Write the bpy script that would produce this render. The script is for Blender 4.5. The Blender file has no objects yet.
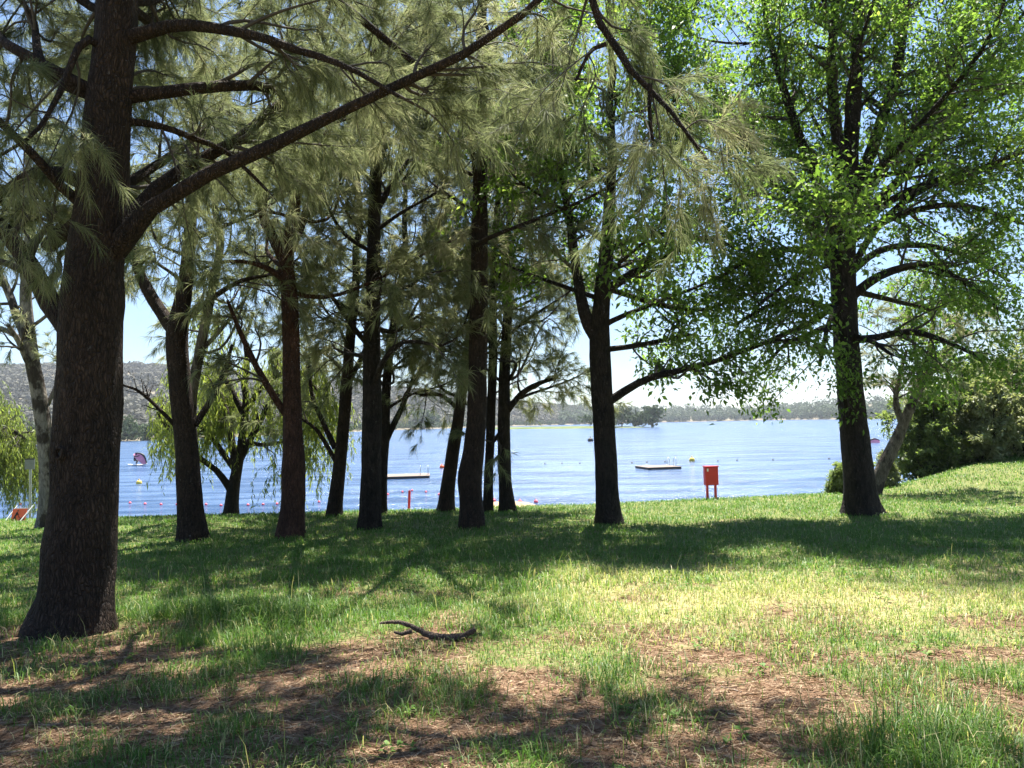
import bpy, math
import numpy as np
from mathutils import Matrix, Vector

S = bpy.context.scene
COL = S.collection
rng = np.random.default_rng(11)
rad = math.radians

# ------------------------------------------------------------------ camera, world, sun, exposure
FPX = 770.0
PITCH, ROLL, CZ = 2.9, -1.2, 1.6
cam_d = bpy.data.cameras.new("camera")
cam_d.sensor_width = 36.0
cam_d.lens = 36.0 * FPX / 1024.0
cam_d.clip_start = 0.05
cam_d.clip_end = 9000.0
cam = bpy.data.objects.new("camera", cam_d)
COL.objects.link(cam)
cam.matrix_world = (Matrix.Translation((0, 0, CZ)) @ Matrix.Rotation(rad(90 + PITCH), 4, 'X')
                    @ Matrix.Rotation(rad(ROLL), 4, 'Z'))
S.camera = cam
CM = np.array(cam.matrix_world)[:3, :3]

SUN_AZ, SUN_EL = rad(15.0), rad(66.0)       # azimuth from +Y towards +X
W = bpy.data.worlds.new("World")
S.world = W
W.use_nodes = True
nt = W.node_tree
bg = nt.nodes["Background"]
sky = nt.nodes.new("ShaderNodeTexSky")
sky.sky_type = 'NISHITA'
sky.sun_disc = False
sky.sun_elevation = SUN_EL
sky.sun_rotation = SUN_AZ
sky.air_density = 1.0
sky.dust_density = 0.25
sky.altitude = 1500
sky.ozone_density = 2.0
# sky tone compressed by its own brightness: bright horizon air is held back against the zenith
bw = nt.nodes.new("ShaderNodeRGBToBW"); nt.links.new(sky.outputs[0], bw.inputs[0])
ma = nt.nodes.new("ShaderNodeMath"); ma.operation = 'MULTIPLY_ADD'; ma.inputs[1].default_value = 0.28; ma.inputs[2].default_value = 1.0
nt.links.new(bw.outputs[0], ma.inputs[0])
dv = nt.nodes.new("ShaderNodeVectorMath"); dv.operation = 'DIVIDE'
nt.links.new(sky.outputs[0], dv.inputs[0]); nt.links.new(ma.outputs[0], dv.inputs[1])
nt.links.new(dv.outputs[0], bg.inputs[0])
bg.inputs[1].default_value = 0.108
sun_d = bpy.data.lights.new("sun", 'SUN')
sun_d.energy = 5.0
sun_d.angle = rad(0.53)
sun_d.color = (1.0, 0.95, 0.86)
sun = bpy.data.objects.new("sun", sun_d)
COL.objects.link(sun)
sd = Vector((math.sin(SUN_AZ) * math.cos(SUN_EL), math.cos(SUN_AZ) * math.cos(SUN_EL), math.sin(SUN_EL)))
sun.rotation_euler = sd.to_track_quat('Z', 'Y').to_euler()
S.view_settings.view_transform = 'Standard'
S.view_settings.look = 'None'
S.view_settings.gamma = 1.0
S.view_settings.use_curve_mapping = False
S.view_settings.exposure = 2.05
S.render.engine = 'CYCLES'
cy = S.cycles
cy.max_bounces = 9
cy.diffuse_bounces = 4
cy.glossy_bounces = 2
cy.transmission_bounces = 8
cy.volume_bounces = 0
cy.caustics_reflective = False
cy.caustics_refractive = False
cy.use_denoising = True

# ------------------------------------------------------------------ noise and projection helpers
def _hash(ix, iy, seed):
    h = (ix.astype(np.int64) * 374761393 + iy.astype(np.int64) * 668265263 + seed * 974634777) & 0xFFFFFFFF
    h = ((h ^ (h >> 13)) * 1274126177) & 0xFFFFFFFF
    return ((h ^ (h >> 16)) & 0xFFFF) / 65535.0

def vnoise(x, y, seed=0):
    x = np.asarray(x, float); y = np.asarray(y, float)
    ix = np.floor(x); iy = np.floor(y)
    fx = x - ix; fy = y - iy
    fx = fx * fx * (3 - 2 * fx); fy = fy * fy * (3 - 2 * fy)
    a = _hash(ix, iy, seed); b = _hash(ix + 1, iy, seed)
    c = _hash(ix, iy + 1, seed); d = _hash(ix + 1, iy + 1, seed)
    return (a * (1 - fx) + b * fx) * (1 - fy) + (c * (1 - fx) + d * fx) * fy

def fbm(x, y, seed=0, o=4):
    s = 0; a = 0.5; t = 0
    for k in range(o):
        s = s + a * vnoise(x * 2 ** k, y * 2 ** k, seed + k); t += a; a *= 0.5
    return s / t

def sm(x, a, b):
    t = np.clip((np.asarray(x, float) - a) / (b - a), 0, 1)
    return t * t * (3 - 2 * t)

LIP = 19.0
WATER_Z = -2.2
def zg(X, Y):
    X = np.asarray(X, float); Y = np.asarray(Y, float)
    z = -0.03 * (np.clip(Y, -20, 30) - 3)
    pen = sm(X - 0.55 * (Y - 26), 12.5, 16.5) * (1 - sm(Y, 44, 60))
    pen = pen * (1 - sm(X, 60, 75))
    lip = LIP + 0.22 * np.clip(X, -3, 12)
    z = z - 2.35 * sm(Y, lip, lip + 10.5) * (1 - pen)
    z = z + 0.75 * sm(X, 8.5, 15.0) * sm(Y, 14, 26) * (0.15 + 0.85 * (1 - sm(Y, 44, 60)))
    z = np.where((Y > 20.5) & (Y < 28), np.maximum(z, -0.78 - 0.16 * ((X + 0.45) / 1.2) ** 4 - 0.12 * (Y - 23.3) ** 2), z)
    near = 1 - sm(np.abs(Y - 10), 25, 40)
    z = z + (0.10 * (fbm(X * 0.25, Y * 0.25, 3) - 0.5) + 0.05 * (fbm(X * 1.3, Y * 1.3, 9) - 0.5)) * near
    return z

def ray(px, py):
    d = CM @ np.array([(px - 512) / FPX, -(py - 384) / FPX, -1.0])
    return d
def pt(px, py, Y):
    d = ray(px, py)
    return np.array([0, 0, CZ]) + d * (Y / d[1])
def ground_pt(px, py):
    d = ray(px, py)
    ts = np.linspace(1.5, 60, 6000)
    P = ts[:, None] * d[None] + np.array([0, 0, CZ])
    b = P[:, 2] - zg(P[:, 0], P[:, 1])
    k = int(np.argmax(b < 0)) if (b < 0).any() else len(ts) - 1
    return P[k]
def water_pt(px, py):
    d = ray(px, py)
    t = (WATER_Z - CZ) / d[2]
    return np.array([0, 0, CZ]) + d * t

# ------------------------------------------------------------------ mesh helpers
class MB:
    """collects vertices and faces (triangles and quads) of one mesh"""
    def __init__(self):
        self.V = []; self.F = []; self.n = 0
    def add(self, V, F, mat=0, tint=0.5):
        V = np.asarray(V, np.float32).reshape(-1, 3)
        Fs = F if isinstance(F, list) else [F]
        for f in Fs:
            f = np.asarray(f, np.int64)
            if f.size == 0: continue
            t = np.broadcast_to(np.asarray(tint, np.float32), (len(f),)) if np.ndim(tint) == 0 or len(tint) == len(f) else np.full(len(f), 0.5, np.float32)
            self.F.append((f + self.n, mat, t))
        self.V.append(V); self.n += len(V)
    def build(self, name, mats, parent=None, smooth=True):
        me = bpy.data.meshes.new(name)
        V = np.concatenate(self.V)
        me.vertices.add(len(V)); me.vertices.foreach_set("co", V.ravel())
        lv = np.concatenate([f.ravel() for f, _, _ in self.F]).astype(np.int32)
        cnt = np.concatenate([np.full(len(f), f.shape[1]) for f, _, _ in self.F])
        st = np.concatenate([[0], np.cumsum(cnt)[:-1]]).astype(np.int32)
        me.loops.add(len(lv)); me.loops.foreach_set("vertex_index", lv)
        me.polygons.add(len(cnt)); me.polygons.foreach_set("loop_start", st)
        me.polygons.foreach_set("material_index", np.concatenate([np.full(len(f), m) for f, m, _ in self.F]).astype(np.int32))
        me.polygons.foreach_set("use_smooth", np.full(len(cnt), smooth))
        me.update(calc_edges=True)
        a = me.attributes.new("tint", 'FLOAT', 'FACE')
        a.data.foreach_set("value", np.concatenate([t for _, _, t in self.F]).astype(np.float32))
        for m in (mats if isinstance(mats, (list, tuple)) else [mats]):
            me.materials.append(m)
        o = bpy.data.objects.new(name, me)
        COL.objects.link(o)
        if parent is not None: o.parent = parent
        return o

def nrm(v):
    return v / np.maximum(np.linalg.norm(v, axis=-1, keepdims=True), 1e-9)

def tubes(P, R, sides):
    """P (N,K,3), R (N,K) -> vertices and quads of N tapered tubes"""
    P = np.asarray(P, float); R = np.asarray(R, float)
    N, K, _ = P.shape
    T = nrm(np.gradient(P, axis=1))
    md = T.mean(axis=1)
    ax = np.eye(3)[np.argmin(np.abs(md), axis=1)]
    U = nrm(np.cross(T, ax[:, None, :])); Wv = np.cross(T, U)
    a = np.linspace(0, 2 * np.pi, sides, endpoint=False)
    V = P[:, :, None, :] + R[:, :, None, None] * (np.cos(a)[None, None, :, None] * U[:, :, None, :] + np.sin(a)[None, None, :, None] * Wv[:, :, None, :])
    idx = np.arange(N * K * sides).reshape(N, K, sides)
    nx = np.roll(idx, -1, axis=2)
    F = np.stack([idx[:, :-1], nx[:, :-1], nx[:, 1:], idx[:, 1:]], axis=-1).reshape(-1, 4)
    return V.reshape(-1, 3), F

def resample(P, R, n):
    P = np.asarray(P, float); R = np.asarray(R, float)
    # catmull-rom style smoothing, then even spacing
    if len(P) > 2:
        Q, q = [], []
        E = np.vstack([2 * P[0] - P[1], P, 2 * P[-1] - P[-2]])
        for i in range(len(P) - 1):
            for t in np.linspace(0, 1, 8, endpoint=False):
                p0, p1, p2, p3 = E[i:i + 4]
                Q.append(0.5 * (2 * p1 + (p2 - p0) * t + (2 * p0 - 5 * p1 + 4 * p2 - p3) * t * t + (3 * p1 - p0 - 3 * p2 + p3) * t ** 3))
                q.append(R[i] * (1 - t) + R[i + 1] * t)
        Q.append(P[-1]); q.append(R[-1])
        P = np.array(Q); R = np.array(q)
    s = np.concatenate([[0], np.cumsum(np.linalg.norm(np.diff(P, axis=0), axis=1))])
    u = np.linspace(0, s[-1], n)
    return np.stack([np.interp(u, s, P[:, k]) for k in range(3)], 1), np.interp(u, s, R), s[-1]

def box(mb, c, s, rot=0.0, mat=0, tilt=0.0):
    x, y, z = s[0] / 2, s[1] / 2, s[2] / 2
    V = np.array([[i, j, k] for i in (-x, x) for j in (-y, y) for k in (-z, z)])
    M = np.array(Matrix.Rotation(rot, 3, 'Z') @ Matrix.Rotation(tilt, 3, 'X'))
    V = V @ M.T + np.asarray(c)
    F = np.array([[0, 1, 3, 2], [4, 6, 7, 5], [0, 4, 5, 1], [2, 3, 7, 6], [0, 2, 6, 4], [1, 5, 7, 3]])
    mb.add(V, F, mat)

def rod(mb, pts, r, sides=8, mat=0):
    P = np.array(pts, float)[None]
    R = np.full((1, P.shape[1]), r) if np.ndim(r) == 0 else np.array(r)[None]
    V, F = tubes(P, R, sides)
    mb.add(V, F, mat)
    for e, k in ((0, 0), (P.shape[1] - 1, 1)):
        ring = V.reshape(P.shape[1], sides, 3)[e]
        c = ring.mean(0)
        idx = np.arange(sides)
        mb.add(np.vstack([ring, c]), np.stack([idx, np.roll(idx, -1), np.full(sides, sides)], 1), mat)

def tag(o, label=None, cat=None, group=None, kind=None):
    if label: o["label"] = label
    if cat: o["category"] = cat
    if group: o["group"] = group
    if kind: o["kind"] = kind
    return o
def empty(name, loc):
    o = bpy.data.objects.new(name, None)
    o.empty_display_size = 0.2
    COL.objects.link(o)
    o.location = loc
    return o

# ------------------------------------------------------------------ materials
def mat(name):
    m = bpy.data.materials.new(name); m.use_nodes = True
    n = m.node_tree.nodes; l = m.node_tree.links
    return m, n, l, n["Principled BSDF"]
def ramp(n, stops):
    r = n.new("ShaderNodeValToRGB")
    e = r.color_ramp.elements
    while len(e) < len(stops): e.new(0.5)
    for i, (p, c) in enumerate(stops):
        e[i].position = p; e[i].color = (*c, 1)
    return r
def noise(n, l, scale, detail=4, vec=None, rough=0.55):
    t = n.new("ShaderNodeTexNoise"); t.inputs["Scale"].default_value = scale
    t.inputs["Detail"].default_value = detail; t.inputs["Roughness"].default_value = rough
    if vec is not None: l.new(vec, t.inputs["Vector"])
    return t
def mapping(n, l, src, scale):
    mp = n.new("ShaderNodeMapping"); mp.inputs["Scale"].default_value = scale
    l.new(src, mp.inputs["Vector"])
    return mp.outputs[0]
def mixc(n, l, fac, a, b, blend='MIX'):
    m = n.new("ShaderNodeMix"); m.data_type = 'RGBA'; m.blend_type = blend
    for s, v in ((m.inputs[0], fac), (m.inputs[6], a), (m.inputs[7], b)):
        if hasattr(v, "node"): l.new(v, s)
        elif np.ndim(v) == 0: s.default_value = v
        else: s.default_value = (*v, 1)
    return m.outputs[2]

def bark(name, dark, light, vscale=3.0, fine=26.0, bump=0.03, patch=None):
    m, n, l, p = mat(name)
    tc = n.new("ShaderNodeTexCoord")
    wv = n.new("ShaderNodeTexNoise"); wv.inputs["Scale"].default_value = 5.0; wv.inputs["Detail"].default_value = 4
    l.new(tc.outputs["Object"], wv.inputs["Vector"])
    av = n.new("ShaderNodeVectorMath"); av.operation = 'MULTIPLY_ADD'; av.inputs[1].default_value = (0.10, 0.10, 0.16)
    l.new(wv.outputs["Color"], av.inputs[0]); l.new(tc.outputs["Object"], av.inputs[2])
    st = mapping(n, l, av.outputs[0], (1, 1, 0.24))
    a = noise(n, l, fine, 6, st, 0.65)
    v = n.new("ShaderNodeTexVoronoi"); v.feature = 'DISTANCE_TO_EDGE'; v.inputs["Scale"].default_value = fine * 1.5; v.inputs["Randomness"].default_value = 1.0
    l.new(st, v.inputs["Vector"])
    r = ramp(n, [(0.28, dark), (0.5, [0.5 * (x + y) for x, y in zip(dark, light)]), (0.75, light)])
    l.new(a.outputs[0], r.inputs[0])
    big = noise(n, l, vscale, 3, tc.outputs["Object"])
    rb = ramp(n, [(0.35, (0.7, 0.7, 0.7)), (0.7, (1.15, 1.1, 1.05))])
    l.new(big.outputs[0], rb.inputs[0])
    c = mixc(n, l, 1.0, r.outputs[0], rb.outputs[0], 'MULTIPLY')
    if patch:
        pn = noise(n, l, patch[1], 5, mapping(n, l, tc.outputs["Object"], (1, 1, 0.6)), 0.6)
        rp = ramp(n, [(patch[2], (0, 0, 0)), (patch[2] + 0.06, (1, 1, 1))])
        l.new(pn.outputs[0], rp.inputs[0])
        c = mixc(n, l, rp.outputs[0], c, patch[0])
    l.new(c, p.inputs["Base Color"])
    p.inputs["Roughness"].default_value = 0.9
    p.inputs["Specular IOR Level"].default_value = 0.2
    rv = ramp(n, [(0.0, (0, 0, 0)), (0.22, (1, 1, 1))])
    l.new(v.outputs[0], rv.inputs[0])
    crk = ramp(n, [(0.0, (0.35, 0.33, 0.32)), (0.16, (1, 1, 1))]); l.new(v.outputs[0], crk.inputs[0])
    l.new(mixc(n, l, 0.55, c, crk.outputs[0], 'MULTIPLY'), p.inputs["Base Color"])
    h = mixc(n, l, 0.5, rv.outputs[0], a.outputs[0], 'MULTIPLY')
    b = n.new("ShaderNodeBump"); b.inputs["Strength"].default_value = 0.9; b.inputs["Distance"].default_value = bump
    l.new(h, b.inputs["Height"]); l.new(b.outputs[0], p.inputs["Normal"])
    return m

def leafmat(name, stops, transl=0.4, tcol=1.3, rough=0.5, spec=0.35, tb=0.6):
    m, n, l, p = mat(name)
    at = n.new("ShaderNodeAttribute"); at.attribute_name = "tint"
    r = ramp(n, stops); l.new(at.outputs["Fac"], r.inputs[0])
    l.new(r.outputs[0], p.inputs["Base Color"])
    p.inputs["Roughness"].default_value = rough
    p.inputs["Specular IOR Level"].default_value = spec
    tr = n.new("ShaderNodeBsdfTranslucent")
    tc = mixc(n, l, 1.0, r.outputs[0], (tcol, tcol * 1.05, tcol * tb), 'MULTIPLY')
    l.new(tc, tr.inputs["Color"])
    mx = n.new("ShaderNodeMixShader"); mx.inputs[0].default_value = transl
    l.new(p.outputs[0], mx.inputs[1]); l.new(tr.outputs[0], mx.inputs[2])
    l.new(mx.outputs[0], n["Material Output"].inputs[0])
    return m

def paint(name, col, rough=0.5, var=0.15, scale=8.0, metal=0.0):
    m, n, l, p = mat(name)
    tc = n.new("ShaderNodeTexCoord")
    a = noise(n, l, scale, 5, tc.outputs["Object"])
    r = ramp(n, [(0.3, [c * (1 - var) for c in col]), (0.7, [min(1, c * (1 + var)) for c in col])])
    l.new(a.outputs[0], r.inputs[0]); l.new(r.outputs[0], p.inputs["Base Color"])
    p.inputs["Roughness"].default_value = rough; p.inputs["Metallic"].default_value = metal
    return m

M = {}
M['oak_bark'] = bark("sheoak_bark", (0.010, 0.007, 0.005), (0.085, 0.055, 0.038), 2.5, 30, 0.05, ((0.17, 0.15, 0.13), 11, 0.68))
M['red_bark'] = bark("reddish_bark", (0.018, 0.009, 0.006), (0.125, 0.062, 0.042), 2.5, 26, 0.03)
M['dark_bark'] = bark("dark_fissured_bark", (0.008, 0.006, 0.005), (0.06, 0.047, 0.037), 2.0, 20, 0.045, ((0.09, 0.08, 0.065), 8, 0.66))
M['pale_bark'] = bark("pale_bark", (0.13, 0.115, 0.10), (0.30, 0.28, 0.25), 2.0, 14, 0.01, ((0.05, 0.04, 0.032), 3.0, 0.50))
M['grey_bark'] = bark("grey_bark", (0.05, 0.04, 0.032), (0.20, 0.175, 0.145), 2.0, 16, 0.015, ((0.04, 0.032, 0.025), 4.0, 0.50))
M['deadbranch'] = bark('dead_branch_bark', (0.03, 0.022, 0.018), (0.17, 0.13, 0.10), 6.0, 40, 0.01, ((0.3, 0.26, 0.22), 12, 0.62))
M['twig'] = paint("twig_bark", (0.05, 0.04, 0.032), 0.9, 0.3, 6)
M['deadwood'] = paint("dead_wood", (0.22, 0.19, 0.165), 0.9, 0.3, 6)
M['needle'] = leafmat("sheoak_needles", [(0.0, (0.065, 0.08, 0.038)), (0.45, (0.14, 0.158, 0.074)), (0.8, (0.21, 0.22, 0.11)), (1.0, (0.28, 0.26, 0.15))], 0.52, 1.42, 0.6, 0.12, 0.97)
M['leaf'] = leafmat("broad_leaves", [(0.0, (0.045, 0.08, 0.016)), (0.5, (0.095, 0.165, 0.032)), (0.85, (0.155, 0.235, 0.055)), (1.0, (0.225, 0.29, 0.075))], 0.55, 1.65, 0.5, 0.2)
M['willow'] = leafmat("willow_leaves", [(0.0, (0.11, 0.155, 0.04)), (0.5, (0.18, 0.235, 0.06)), (1.0, (0.27, 0.31, 0.09))], 0.5, 1.4, 0.5, 0.3)
M['shrub'] = leafmat("shrub_leaves", [(0.0, (0.055, 0.085, 0.03)), (0.5, (0.13, 0.175, 0.055)), (1.0, (0.22, 0.26, 0.09))], 0.5, 1.5, 0.5, 0.3)
M['greyleaf'] = leafmat("grey_green_leaves", [(0.0, (0.08, 0.10, 0.05)), (0.5, (0.17, 0.20, 0.095)), (1.0, (0.26, 0.27, 0.15))], 0.45, 1.3, 0.5, 0.3)
M['blade'] = leafmat("grass_blades", [(0.0, (0.045, 0.095, 0.016)), (0.4, (0.095, 0.19, 0.032)), (0.65, (0.18, 0.245, 0.062)), (0.85, (0.34, 0.33, 0.15)), (1.0, (0.50, 0.43, 0.25))], 0.4, 1.3, 0.5, 0.25)
M['litter'] = leafmat("fallen_needles", [(0.0, (0.06, 0.034, 0.021)), (0.5, (0.18, 0.108, 0.064)), (1.0, (0.38, 0.30, 0.20))], 0.1, 1.0, 0.8, 0.1)
M['farleaf'] = leafmat("far_foliage", [(0.0, (0.03, 0.046, 0.028)), (0.5, (0.05, 0.075, 0.038)), (0.8, (0.09, 0.13, 0.05)), (1.0, (0.16, 0.19, 0.07))], 0.2, 1.1, 0.7, 0.1)
M['hillleaf'] = leafmat("hill_foliage", [(0.0, (0.05, 0.052, 0.042)), (0.5, (0.085, 0.084, 0.066)), (1.0, (0.125, 0.12, 0.092))], 0.1, 1.0, 0.8, 0.1)
M['red'] = paint("red_paint", (0.56, 0.022, 0.02), 0.4, 0.12, 5)
M['orange'] = paint("orange_sign_face", (0.85, 0.12, 0.02), 0.5, 0.08, 8)
M['black'] = paint("black_marking", (0.02, 0.02, 0.02), 0.6, 0.2, 8)
M['white'] = paint("white_paint", (0.75, 0.75, 0.72), 0.5, 0.06, 8)
M['galv'] = paint("galvanised_steel", (0.36, 0.37, 0.36), 0.5, 0.15, 12, 0.6)
M['panel'] = paint("grey_panel", (0.16, 0.17, 0.165), 0.6, 0.15, 12)
M['pink'] = paint("pink_plastic", (0.8, 0.10, 0.14), 0.45, 0.1, 6)
M['pinkcloth'] = paint("pink_cloth", (0.85, 0.28, 0.38), 0.6, 0.1, 3)
M['yellow'] = paint("yellow_plastic", (0.72, 0.5, 0.08), 0.5, 0.12, 6)
M['darkfloat'] = paint("weathered_float", (0.10, 0.09, 0.085), 0.7, 0.3, 6)
M['wetsuit'] = paint("black_wetsuit", (0.015, 0.015, 0.02), 0.5, 0.2, 6)
M['hulldark'] = paint("dark_float_side", (0.05, 0.04, 0.035), 0.7, 0.3, 6)

def plank_mat():
    m, n, l, p = mat("deck_planks")
    tc = n.new("ShaderNodeTexCoord")
    w = n.new("ShaderNodeTexWave"); w.inputs["Scale"].default_value = 3.2; w.inputs["Distortion"].default_value = 0.3
    l.new(tc.outputs["Object"], w.inputs["Vector"])
    r = ramp(n, [(0.0, (0.12, 0.09, 0.07)), (0.12, (0.13, 0.095, 0.07)), (1.0, (0.17, 0.125, 0.095))])
    l.new(w.outputs[0], r.inputs[0]); l.new(r.outputs[0], p.inputs["Base Color"])
    p.inputs["Roughness"].default_value = 0.8
    return m
M['plank'] = plank_mat()

def ground_mat():
    m, n, l, p = mat("ground_soil_and_turf")
    tc = n.new("ShaderNodeTexCoord"); O = tc.outputs["Object"]
    def att(a):
        x = n.new("ShaderNodeAttribute"); x.attribute_name = a; return x.outputs["Fac"]
    n1 = noise(n, l, 7, 6, O, 0.65); n2 = noise(n, l, 45, 5, O, 0.7); n3 = noise(n, l, 1.3, 4, O)
    soil = ramp(n, [(0.3, (0.095, 0.054, 0.033)), (0.5, (0.21, 0.13, 0.083)), (0.72, (0.36, 0.255, 0.17))])
    mixn = mixc(n, l, 0.5, n1.outputs[0], n2.outputs[0]); l.new(mixn, soil.inputs[0])
    turf = ramp(n, [(0.3, (0.07, 0.09, 0.026)), (0.6, (0.15, 0.16, 0.055)), (0.8, (0.25, 0.22, 0.10))])
    l.new(mixn, turf.inputs[0])
    straw = ramp(n, [(0.3, (0.20, 0.17, 0.08)), (0.55, (0.33, 0.28, 0.14)), (0.8, (0.46, 0.38, 0.23))])
    l.new(mixn, straw.inputs[0])
    c = mixc(n, l, att("dry"), turf.outputs[0], straw.outputs[0])
    c = mixc(n, l, att("bare"), c, soil.outputs[0])
    sandr = ramp(n, [(0.3, (0.30, 0.20, 0.125)), (0.7, (0.40, 0.285, 0.19))])
    l.new(mixn, sandr.inputs[0])
    c = mixc(n, l, att("sand"), c, sandr.outputs[0])
    l.new(c, p.inputs["Base Color"])
    p.inputs["Roughness"].default_value = 0.95; p.inputs["Specular IOR Level"].default_value = 0.15
    b = n.new("ShaderNodeBump"); b.inputs["Strength"].default_value = 0.8; b.inputs["Distance"].default_value = 0.035
    l.new(mixn, b.inputs["Height"]); l.new(b.outputs[0], p.inputs["Normal"])
    return m
M['ground'] = ground_mat()

def water_mat():
    m, n, l, p = mat("lake_water")
    tc = n.new("ShaderNodeTexCoord"); O = tc.outputs["Object"]
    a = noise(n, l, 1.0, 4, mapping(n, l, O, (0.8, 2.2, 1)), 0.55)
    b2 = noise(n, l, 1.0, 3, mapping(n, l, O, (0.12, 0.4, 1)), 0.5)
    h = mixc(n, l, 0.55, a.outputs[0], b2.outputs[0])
    cr = ramp(n, [(0.40, (0.024, 0.055, 0.125)), (0.60, (0.075, 0.125, 0.225))])  # light and dark of the ripples painted into the water's base colour
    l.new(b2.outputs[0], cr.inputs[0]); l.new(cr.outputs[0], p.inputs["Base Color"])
    p.inputs["Specular IOR Level"].default_value = 0.2; p.inputs["Roughness"].default_value = 0.18; p.inputs["IOR"].default_value = 1.33
    bp = n.new("ShaderNodeBump"); bp.inputs["Strength"].default_value = 1.0; bp.inputs["Distance"].default_value = 0.9
    l.new(h, bp.inputs["Height"]); l.new(bp.outputs[0], p.inputs["Normal"])
    return m
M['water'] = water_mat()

def earth_mat(name, stops, scale):
    m, n, l, p = mat(name)
    tc = n.new("ShaderNodeTexCoord")
    a = noise(n, l, scale, 6, tc.outputs["Object"], 0.6)
    r = ramp(n, stops); l.new(a.outputs[0], r.inputs[0]); l.new(r.outputs[0], p.inputs["Base Color"])
    p.inputs["Roughness"].default_value = 1.0; p.inputs["Specular IOR Level"].default_value = 0.05
    return m
M['hill'] = earth_mat("hill_earth", [(0.3, (0.10, 0.09, 0.065)), (0.7, (0.22, 0.19, 0.14))], 0.03)
M['spit'] = earth_mat("shore_grass", [(0.35, (0.08, 0.11, 0.04)), (0.6, (0.13, 0.15, 0.06)), (0.78, (0.24, 0.21, 0.14))], 0.08)

# ------------------------------------------------------------------ ground fields
def G(px, py, sx, sy, w=1.0):
    p = ground_pt(px, py); return (p[0], p[1], sx, sy, w)
BARE = [G(60, 745, .9, .35), G(170, 712, .7, .2, .8), G(265, 735, .5, .25, .8), G(420, 690, 1.1, .4), G(470, 745, .5, .3, .6),
        G(740, 700, .6, .45), G(690, 660, .8, .28, .6), G(705, 755, .6, .25), G(8, 640, .7, .4), G(72, 645, .65, .3, .9), G(135, 628, .35, .15, .8),
        G(400, 595, 1.0, .35, .6), G(790, 660, .8, .25, .5), G(600, 640, .7, .3, .5), G(540, 690, .6, .3, .6), G(330, 760, .6, .25, .6), G(120, 690, 1.2, .3, .5), G(960, 655, .5, .2, .35)]
TALL = [G(900, 720, 1.3, .6), G(620, 740, .6, .4, .8), G(600, 705, .35, .2, .7), G(200, 618, 1.6, .7, .8), G(50, 655, 1.5, .4, .9),
        G(655, 672, .35, .2, .9), G(540, 610, .7, .5, .6), G(980, 690, .8, .5, .8), G(30, 740, .15, .15, .8), G(560, 580, 1, .6, .4), G(345, 710, .25, .12, .7)]
DRY = [G(820, 600, 3.0, 1.7, 1), G(650, 575, 2.0, .9, .8), G(400, 600, 1.3, .5, .5), G(1000, 575, 2.5, 1.5, .6), G(700, 640, 1.6, .8, .8), G(960, 660, .8, .3, .6), G(420, 545, 1.8, .7, .35)]
def field(L, X, Y):
    s = np.zeros(np.shape(X))
    for x, y, sx, sy, w in L:
        s = np.maximum(s, w * np.exp(-((X - x) / sx) ** 2 - ((Y - y) / sy) ** 2))
    return s
def bare_f(X, Y):
    f = field(BARE, X, Y)
    nz = fbm(X * 1.6, Y * 1.6, 21, 4)
    nearb = 0.30 * (1 - sm(Y, 5.5, 9.0))
    return np.clip(sm(f * 0.75 + nearb + (nz - 0.5) * 1.1, 0.22, 0.52), 0, 1)
def dry_f(X, Y):
    f = field(DRY, X, Y)
    nz = fbm(X * 1.1, Y * 1.1, 33, 4)
    return sm(f * 0.85 + (nz - 0.5) * 0.9 - 0.02, 0.15, 0.8)
def tall_f(X, Y):
    f = field(TALL, X, Y)
    nz = fbm(X * 2.2, Y * 2.2, 41, 3)
    return np.clip(f + (nz - 0.5) * 0.8, 0, 1)
def sand_f(X, Y):
    e = sm(Y + (fbm(X * 1.5, Y * 1.5, 5) - .5) * 0.6, 21.3, 22.0) * sm(X, -2.6, -2.1) * (1 - sm(X, 1.2, 1.7))
    return np.maximum(e, sm(Y, 26.0, 27.5) * (1 - sm(Y, 60, 90)) * (1 - sm(X, 6, 9)))

def build_ground():
    def axis(a, b, step, lim):
        c = list(np.arange(a, b + 1e-6, step)); s = step
        v = b
        while v < lim: s *= 1.35; v += s; c.append(v)
        s = step; v = a
        while v > -lim: s *= 1.35; v -= s; c.insert(0, v)
        return np.array(c)
    xs = axis(-17, 20, 0.12, 5000); ys = axis(1, 32, 0.12, 5000)
    X, Y = np.meshgrid(xs, ys)
    V = np.stack([X, Y, zg(X, Y)], -1).reshape(-1, 3)
    nx, ny = len(xs), len(ys)
    i = np.arange(nx * ny).reshape(ny, nx)
    F = np.stack([i[:-1, :-1], i[:-1, 1:], i[1:, 1:], i[1:, :-1]], -1).reshape(-1, 4)
    mb = MB(); mb.add(V, F)
    o = mb.build("ground", M['ground'])
    me = o.data
    for nm, f in (("bare", bare_f), ("dry", dry_f), ("sand", sand_f)):
        a = me.attributes.new(nm, 'FLOAT', 'POINT')
        a.data.foreach_set("value", f(X, Y).ravel().astype(np.float32))
    tag(o, kind="structure")
build_ground()

def build_water():
    mb = MB()
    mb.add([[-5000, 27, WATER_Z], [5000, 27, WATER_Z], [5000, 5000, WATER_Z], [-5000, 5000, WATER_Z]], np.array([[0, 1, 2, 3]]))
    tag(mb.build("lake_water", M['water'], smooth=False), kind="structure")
build_water()

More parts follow.
